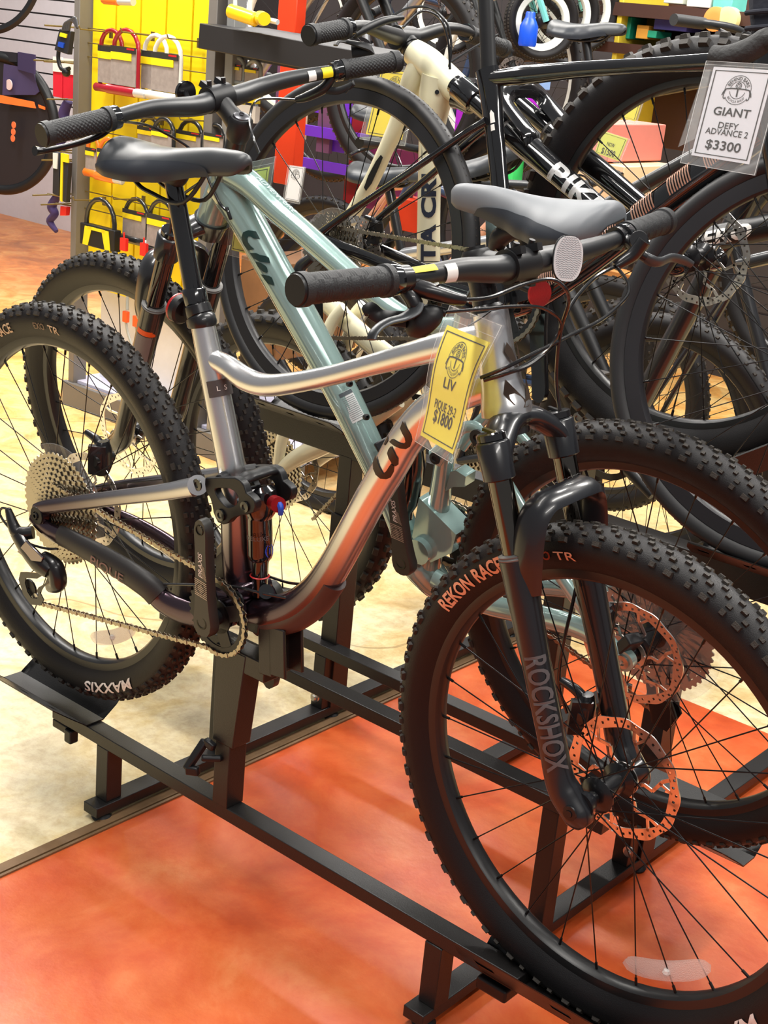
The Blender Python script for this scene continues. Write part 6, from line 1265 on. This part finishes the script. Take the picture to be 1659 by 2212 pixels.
# ------------------------------------------------------------------ MORE BIKES BEHIND (simple, each its own geometry place)
def gen_bike(name, label, cat, o, sgn=1, pitch=0., yaw=0., paint=None, L=1.16, R=.37, tread='small', rimmat=None, drop=False, post=.20, tw=.028, saddle_m=None, group=None, tmat=None, scale=1.0, ht=.58):
    F = Fr(o, yaw, 0, pitch); s = sgn; P = lambda x, z, y=0: F.L(s*x, y, z)
    b = thing(name, label, cat, V(o)-V((0, 0, R)), group); k = R/.37
    kw = dict(R=R, w=tw, rb=R-.057, rin=R-.073, tread=tread, low=True, ns=24, rimmat=rimmat, tmat=tmat)
    wheel(b, 'rear_wheel', F.M(), cass=(.075*k, .021, 7, -.055, -.026, 34, 11) if s > 0 else (.075*k, .021, 7, .055, .026, 34, 11), hubw=(.03, .03), **kw); wheel(b, 'front_wheel', F.M((s*L, 0, 0)), hubw=(.03, .03), rotor=.04 if s > 0 else -.04, rr=.08*k, **kw)
    f = MB(); bb = (.43*k, -.03); st_ = (.30*k, ht*.78); h0 = (L-.34*k, ht); h1 = (L-.28*k, ht-.12*k)
    for a, c, r0 in ((bb, st_, .017), (st_, (h0[0]+.01, h0[1]-.03), .018), (bb, (h1[0], h1[1]+.02), .024), (h0, h1, .022)): f.tube([P(*a), P(*c)], r0, 12)
    for sy in (-1, 1): f.tube([P(*bb, sy*.02), P(.2*k, -.01, sy*.05), P(0, 0, sy*.065)], .010, 8); f.tube([P(st_[0], st_[1]-.03, sy*.012), P(0, 0, sy*.065)], .008, 8)
    obj('frame', f, paint, b)
    f = MB()
    for sy in (-1, 1): f.tube([P(h1[0]+.01, h1[1]-.03, sy*.06), P(L, 0, sy*.06)], [.020, .017], 10)
    f.tube([P(h1[0]+.01, h1[1]-.03, -.06), P(*h1), P(h1[0]+.01, h1[1]-.03, .06)], .022, 10); obj('fork', f, MBLK, b)
    f = MB(); c = (h0[0]+.01, h0[1]+.07); f.tube([P(*h0), P(h0[0]-.02, h0[1]+.05), P(*c)], .016, 10)
    if drop: pts = [P(c[0]+.09, c[1]-.12, -.2), P(c[0]+.12, c[1]-.06, -.2), P(c[0]+.07, c[1], -.2), P(*c, -.15), P(*c, .15), P(c[0]+.07, c[1], .2), P(c[0]+.12, c[1]-.06, .2), P(c[0]+.09, c[1]-.12, .2)]
    else: pts = [P(c[0]-.06, c[1]+.03, -.36), P(c[0], c[1]+.02, -.15), P(*c), P(c[0], c[1]+.02, .15), P(c[0]-.06, c[1]+.03, .36)]
    f.smooth_tube(pts, .0125 if not drop else .015, 10); hb = obj('handlebar', f, BARB, b)
    if not drop:
        for sy in (-1, 1): g = MB(); g.tube([P(c[0]-.032, c[1]+.026, sy*.25), P(c[0]-.06, c[1]+.03, sy*.37)], .0165, 12); obj('grip', g, GRIP, hb)
        for sy in (-1, 1): g = MB(); g.smooth_tube([P(c[0]+.0, c[1]+.01, sy*.21), P(c[0]+.05, c[1]-.01, sy*.24), P(c[0]+.02, c[1]-.02, sy*.32)], .006, 8); obj('brake_lever', g, BLK, hb)
        for sy in (-1, 1): g = MB(); g.smooth_tube([P(c[0]+.05, c[1]-.005, sy*.2), P(c[0]+.12, c[1]+.05, sy*.1), P(c[0]+.10, c[1]-.02, 0), P(h0[0]+.03, h0[1]-.06, -.01)], .0028, 6); obj('cable', g, CABLE, hb)
    g = MB(); g.tube([P(*st_), P(st_[0]-post*.28, st_[1]+post)], .0145, 12); obj('seat_post', g, BLK, b)
    sx, sz = st_[0]-post*.28, st_[1]+post+.045
    saddle(F, b, (s*(sx-.13), sz), (s*(sx+.15), sz), 0, saddle_m or SDM, MBLK)
    g = MB(); g.tube([P(bb[0], bb[1], -.07), P(bb[0]+.10, bb[1]-.13, -.08)], [.016, .011], 10); g.cyl(P(bb[0], bb[1], -.07), P(bb[0], bb[1], .07), .02); obj('crank_arm', g, MBLK, b)
    g = MB(); g.lathe([(.07*k, -.002), (.085*k, -.002), (.085*k, .002), (.07*k, .002)], o=P(*bb, -.05), ax=F.R @ V((0, 1, 0)), n=28, closed=True); obj('chainring', g, BLK, b)
    return b, F
DKP = mat('paint_black', (.015, .016, .019), .35, coat=.4); GRP = mat('paint_silver', (.45, .46, .48), .3, .8); TLP = mat('paint_mint', s2l(120, 205, 195), .3, coat=.5); RDP = mat('paint_red', s2l(190, 30, 30), .3, coat=.5); BLP = mat('paint_blue', s2l(50, 66, 96), .3, coat=.5); PNP = mat('paint_peach', s2l(225, 170, 140), .35)
_a = atY(1010, 1010, 1.22)
b5, F5 = gen_bike('mountain_bike', 'matte black mountain bike with white ZERO lettering, nose-up at the right edge', 'bicycle', (.0, 1.25, .46), 1, -.42, 0, DKP, L=1.2, tread='trail')
a, b = atY(1475, 528, 1.2), atY(1720, 478, 1.2); q = MB(); q.tube([a, b], m_of(a, 54)/2, 20); tb = obj('shock_tube', q, MBLK, b5)
fn = wrap_text(a, b, m_of(a, 54)/2, m_of(a, 54)/2, CAM-a, UPV); t = MB(); text(t, 'ZERO', lambda u, v: fn(u-.035, v-.013), .030, width=.16, off=.05, shear=.2); obj('frame_lettering', t, WHT, tb, sharp=60)
b6, F6 = gen_bike('mountain_bike', 'dark mountain bike with grey rims leaning behind the cream bike, its tyre near the floor', 'bicycle', (-.85, 1.62, .36), 1, -.10, 0, GRP, tread='small')
b7, F7 = gen_bike('city_bike', 'peach framed city bike behind the road bike rear wheel with a black saddle', 'bicycle', (-1.95, 2.78, .40), 1, 0, .05, PNP, tread='small', post=.24)
b8, F8 = gen_bike('mountain_bike', 'dark bike facing left in the back row behind the cream bike', 'bicycle', (-.25, 2.25, .42), -1, 0, 0, BLP, tread='small')
b9, F9 = gen_bike('mountain_bike', 'black bike in the far row right of the cream head tube, handlebar visible', 'bicycle', (-.85, 2.52, .80), 1, -.08, 0, DKP, tread='trail')
b10, F10 = gen_bike('mountain_bike', 'black bike on the upper tier at the right, seen through the road bike wheel', 'bicycle', (.10, 1.90, .45), 1, -.2, 0, DKP, tread='trail')
b11, F11 = gen_bike('mountain_bike', 'dark bike on the far upper tier, left of the cream bike handlebar', 'bicycle', (-2.5, 2.45, 1.22), 1, -.05, 0, GRP, tread='small')
if 0: b12, F12 = gen_bike('mountain_bike', 'black bike standing on the floor far right with only its tyre showing at the frame edge', 'bicycle', (.55, 1.85, .37), 1, 0, 0, DKP, tread='small')
# children's wheels with white rims in a rising row
WR = mat('white_rim', s2l(232, 234, 226), .35)
for i, (x, y, r_, lab, pc) in enumerate(((1170, 45, 62, 'leftmost children\'s bike wheel with white rim, blue bottle before it', TLP), (1210, 32, 66, 'second children\'s bike wheel with white rim', BLP), (1250, 22, 68, 'third children\'s bike wheel with white rim, mint frame beside it', TLP), (965, 28, 64, 'white rimmed small wheel high behind the brake cables', GRP))):
    c = atY(x, y, 3.05+.22*i); R_ = m_of(c, r_*2)/2*1.35
    t = thing('children_bike', lab, 'bicycle', c-V((0, 0, R_))); M = Matrix.Translation(c) @ Matrix.Rotation(radians(55), 4, 'Z')
    wheel(t, 'front_wheel', M, R=R_, w=.026, rb=R_-.04, rin=R_-.062, tread='small', low=True, ns=20, rimmat=WR, hubw=(.03, .03))
    q = MB()
    for sy in (-1, 1): q.tube([M @ V((0, sy*.05, 0)), M @ V((-.10, sy*.05, R_+.06))], .012, 8)
    q.tube([M @ V((-.10, -.05, R_+.06)), M @ V((-.10, .05, R_+.06))], .014, 8); q.tube([M @ V((-.10, 0, R_+.06)), M @ V((-.16, 0, R_+.26))], .015, 8); q.tube([M @ V((-.14, 0, R_+.15)), M @ V((-.6, 0, R_*.6))], .018, 8); obj('frame', q, pc, t)
    q = MB(); q.tube([M @ V((-.17, -.25, R_+.30)), M @ V((-.17, .25, R_+.30))], .012, 8); obj('handlebar', q, MBLK, t)
q = MB(); c = atY(1138, 100, 2.95); q.tube([c+V((0, 0, z)) for z in (0, .008, .07, .09, .10, .115, .12)], [.030, .034, .034, .024, .018, .018, .015], 16); obj('water_bottle', q, mat('bottle_blue', s2l(20, 80, 215), .35), label='bright blue bottle standing before the white rimmed wheels', cat='bottle')
b13, F13 = gen_bike('mountain_bike', 'silver bike high in the far row above the dark shelf rail', 'bicycle', (-2.6, 3.2, 1.35), 1, .05, 0, GRP, tread='small', rimmat=WR)
b14, F14 = gen_bike('mountain_bike', 'blue-grey bike in the farthest row between the white rimmed wheels and the cream bike', 'bicycle', (-1.7, 3.75, 1.05), -1, 0, 0, BLP, tread='small')
# ------------------------------------------------------------------ BACK FIXTURES
def board(name, cat, label, pts, Y, th, m, group=None, bevel=.002):
    q = MB(); q.prism([atY(x, y, Y) for x, y in pts], (0, th, 0)); return obj(name, q, m, label=label, cat=cat, group=group, bevel=bevel)
PU = mat('board_purple', s2l(104, 40, 190), .5); LV = mat('board_mauve', s2l(104, 62, 96), .6); MG = mat('board_magenta', s2l(165, 28, 190), .5); PK = mat('board_plum', s2l(122, 36, 88), .55); CR = mat('board_crimson', s2l(140, 12, 26), .5); OR = mat('board_red', s2l(222, 60, 22), .5); CRM = mat('board_cream', s2l(226, 204, 180), .5)
cb = thing('coloured_board_rack', 'rack of purple, crimson, mauve and cream boards behind the road bike rear wheel', 'rack', atY(700, 520, 2.9))
for nm, m_, x0, x1, y0, y1, dy in (('purple_board', PU, 718, 762, 215, 330, 0), ('mauve_board', LV, 690, 718, 205, 330, -.02), ('crimson_board', CR, 762, 786, 180, 400, .0), ('cream_board', CRM, 640, 660, 240, 300, .02), ('mauve_board', LV, 600, 640, 130, 260, .03), ('purple_rail', PU, 620, 800, 277, 300, -.04), ('purple_rail', PU, 625, 800, 350, 372, -.04), ('purple_rail', PU, 660, 800, 230, 250, .05), ('crimson_board', CR, 745, 775, 380, 470, .02), ('cream_board', CRM, 783, 800, 225, 260, .03), ('plum_panel', PK, 790, 905, 320, 460, .05), ('magenta_panel', MG, 985, 1060, 225, 345, -.3)):
    q = MB(); c0, c1 = atY(x0, (y0+y1)/2, 2.9+dy), atY(x1, (y0+y1)/2, 2.9+dy); zt, zb = atY((x0+x1)/2, y0, 2.9+dy).z, atY((x0+x1)/2, y1, 2.9+dy).z; q.box(((c0.x+c1.x)/2, 2.9+dy, (zt+zb)/2), (c1.x-c0.x, .02, zt-zb)); obj(nm, q, m_, cb)
def blk(name, cat, label, x0, y0, x1, y1, Y, dpt, m, parent=None, group=None):
    c0, c1 = atY(x0, (y0+y1)/2, Y), atY(x1, (y0+y1)/2, Y); zt, zb = atY((x0+x1)/2, y0, Y).z, atY((x0+x1)/2, y1, Y).z
    q = MB(); q.box(((c0.x+c1.x)/2, Y+dpt/2, (zt+zb)/2), (abs(c1.x-c0.x), dpt, abs(zt-zb))); return obj(name, q, m, parent, label=label, cat=cat, group=group, bevel=.003)
blk('red_panel', 'panel', 'tall red-orange panel between the yellow stand and the road bike wheel', 597, 140, 640, 400, 2.3, .05, OR)
blk('red_panel', 'panel', 'upper red-orange panel above the dark shelf rail', 600, -10, 640, 70, 2.3, .05, OR)
blk('storage_bin', 'bin', 'red-orange bin behind the teal top tube and chain', 848, 430, 905, 500, 2.2, .1, OR)
blk('wood_crate', 'crate', 'brown wooden crate on the floor behind the road bike wheel', 515, 560, 600, 770, 1.75, .4, mat('crate_wood', s2l(128, 88, 54), .7, var=.35, vscale=14, bump=.5, bscale=20))
blk('green_package', 'package', 'bright green package left of the big knobbly tyre', 1085, 318, 1112, 400, 2.2, .05, mat('green_card', s2l(60, 205, 105), .5))
blk('cardboard_box', 'box', 'salmon coloured cardboard box behind the fork leg', 1238, 262, 1318, 345, 2.0, .3, mat('salmon_box', s2l(205, 122, 108), .6))
blk('cardboard_box', 'box', 'tan cardboard box below the salmon box', 1225, 350, 1345, 430, 2.0, .3, mat('tan_box', s2l(235, 192, 150), .6))
blk('white_sheet', 'paper', 'white sheet propped beside the boxes', 1190, 300, 1228, 430, 2.1, .02, mat('white_paper', s2l(228, 228, 226), .6))
blk('wood_post', 'post', 'orange wooden stand behind the brake hose loop', 1290, 585, 1352, 760, 2.4, .08, mat('post_wood', s2l(225, 150, 80), .6))
blk('magenta_box', 'box', 'magenta carton left of the tyre, behind the seat tube', 1078, 190, 1140, 245, 2.2, .1, MG)
blk('blue_box', 'box', 'pale blue carton on top of the magenta one', 1078, 168, 1150, 190, 2.2, .1, mat('pale_blue', s2l(130, 160, 205), .5))
# brown shelving at the top right
SY = 3.6; BRW = mat('shelf_brown', s2l(62, 30, 18), .6)
sv = thing('brown_shelving', 'dark brown wall shelving with coloured boxes at the top right', 'shelf', atY(1440, 420, SY))
blk('shelf_back', None, None, 1325, -40, 1680, 330, SY+.35, .03, BRW, sv)
a, b = atY(1318, 6, SY), atY(1560, 44, SY); q = MB(); q.box(((a.x+b.x)/2+.3, SY+.17, a.z-.02), (b.x-a.x+.9, .36, .05)); obj('shelf_board', q, BRW, sv)
q = MB(); q.box(((a.x+b.x)/2+.3, SY+.17, atY(1400, 110, SY).z), (b.x-a.x+.9, .36, .04)); obj('shelf_board', q, BRW, sv)
blk('side_panel', None, None, 1318, -40, 1328, 330, SY, .36, mat('yellow_edge', s2l(225, 200, 60), .5), sv)
for x0, y0, x1, y1, cl, lab, cat in ((1329, 18, 1352, 88, (222, 60, 20), 'tall red-orange box at the left of the shelving', 'box'), (1352, 36, 1362, 84, (20, 150, 120), 'narrow teal box beside the red one', 'box'), (1374, 54, 1400, 84, (235, 165, 60), 'orange-tan box on the shelf', 'box'), (1412, 42, 1484, 66, (90, 84, 160), 'violet printed carton on the shelf', 'box'), (1398, 66, 1418, 82, (40, 170, 130), 'small green box beside the tan one', 'box'),
        (1434, -14, 1476, 8, (215, 222, 205), 'pale package on the top shelf, left one', 'package'), (1484, -14, 1536, 16, (222, 218, 212), 'pale package on the top shelf, middle one', 'package'), (1540, -14, 1582, 24, (110, 205, 190), 'mint and white package on the top shelf, right one', 'package')):
    blk('shelf_box', cat, lab, x0, y0, x1, y1, SY+.05, .12, mat('box_%d' % cl[0]+str(cl[1]), s2l(*cl), .5, var=.2, vscale=18))
for x, L_ in ((1548, 'round orange reel on the shelving, left one'), (1574, 'round cream reel on the shelving, right one')):
    q = MB(); c = atY(x, 42, SY-.02); q.lathe([(0, .02), (.02, .025), (.045, .02), (.045, -.02), (0, -.02)], o=c, ax=(0, -1, 0), n=20); obj('reel', q, mat('reel_orange', s2l(235, 150, 70), .5) if x < 1560 else mat('reel_cream', s2l(225, 215, 150), .5), label=L_, cat='reel')
# far walls
mb = MB(); mb.box((0, 5.6, 1.7), (16, .05, 3.4)); obj('wall_back', mb, mat('dark_wall', s2l(46, 42, 44), .8, var=.3, vscale=4), kind='structure')
mb = MB()
for k in range(30): mb.box((.6, 4.4, .1+k*.11), (5.2, .02, .10))
obj('wall_right', mb, mat('dark_slat', s2l(48, 44, 46), .7), kind='structure')
# dark bag hanging at the top right corner
bg = thing('hanging_bag', 'dark navy fabric bag or jersey at the top right corner above the taped bar', 'bag', F3.P(1640, 110, -.05))
q = MB(); A_ = [(1610, -30), (1612, 30), (1616, 60), (1618, 92), (1640, 90), (1700, 60), (1700, -30)]
pts = [F3.P(x, y, -.05) for x, y in A_]; q.prism(pts, F3.R @ V((0, .12, 0))); o = obj('bag_body', q, mat('navy_fabric', (.010, .012, .022), .85, bump=1., bscale=60), bg, bevel=.012)
q = MB()
for y0, y1 in ((28, 22), (62, 55)): q.smooth_tube([F3.P(1611, y0, -.052), F3.P(1640, y0-3, -.056), F3.P(1690, y1, -.052)], .004, 8)
obj('bag_fold', q, MATS['navy_fabric'], o)
# ------------------------------------------------------------------ SECOND RACK carrying the cream bike
rk2 = thing('bike_display_rack', 'second black tube rack whose capped post holds up the front of the cream bike', 'bike rack', (.6, .95, 0))
pc = atY(1280, 806, .90); q = MB(); q.beam(V((pc.x, .90, .035)), V((pc.x, .90, pc.z)), .055, .050, up=(1, 0, 0)); obj('post', q, RACK, rk2, bevel=.002)
q = MB(); q.box((pc.x, .90, pc.z+.002), (.052, .057, .004)); obj('post_cap', q, mat('cap_dull', (.05, .05, .05), .5), rk2)
q = MB(); bolt(q, V((pc.x, .872, pc.z-.09)), (0, -1, 0), .012, .006); obj('post_bolt', q, STEEL, rk2)
ta, tb_ = F4.L(L4-.16, 0, -.400), F4.L(L4+.24, 0, -.400); q = MB()
q.beam(ta, tb_, .05, .004, up=F4.R @ V((0, 0, 1)))
for s_ in (-1, 1): q.beam(ta+V((0, s_*.045, .02)), tb_+V((0, s_*.045, .02)), .004, .055, up=V((-.4, s_*.7, .7)))
obj('wheel_tray', q, RACK, rk2)
q = MB(); q.beam(V((pc.x, .90, ta.z+.05)), V((ta.x+.2, .86, ta.z+.10)), .04, .04); obj('support_arm', q, RACK, rk2, bevel=.002)
q = MB(); q.beam((pc.x, .70, .0245), (pc.x, 1.25, .0245), .04, .021); obj('base_bar', q, RACK, rk2, bevel=.0015)
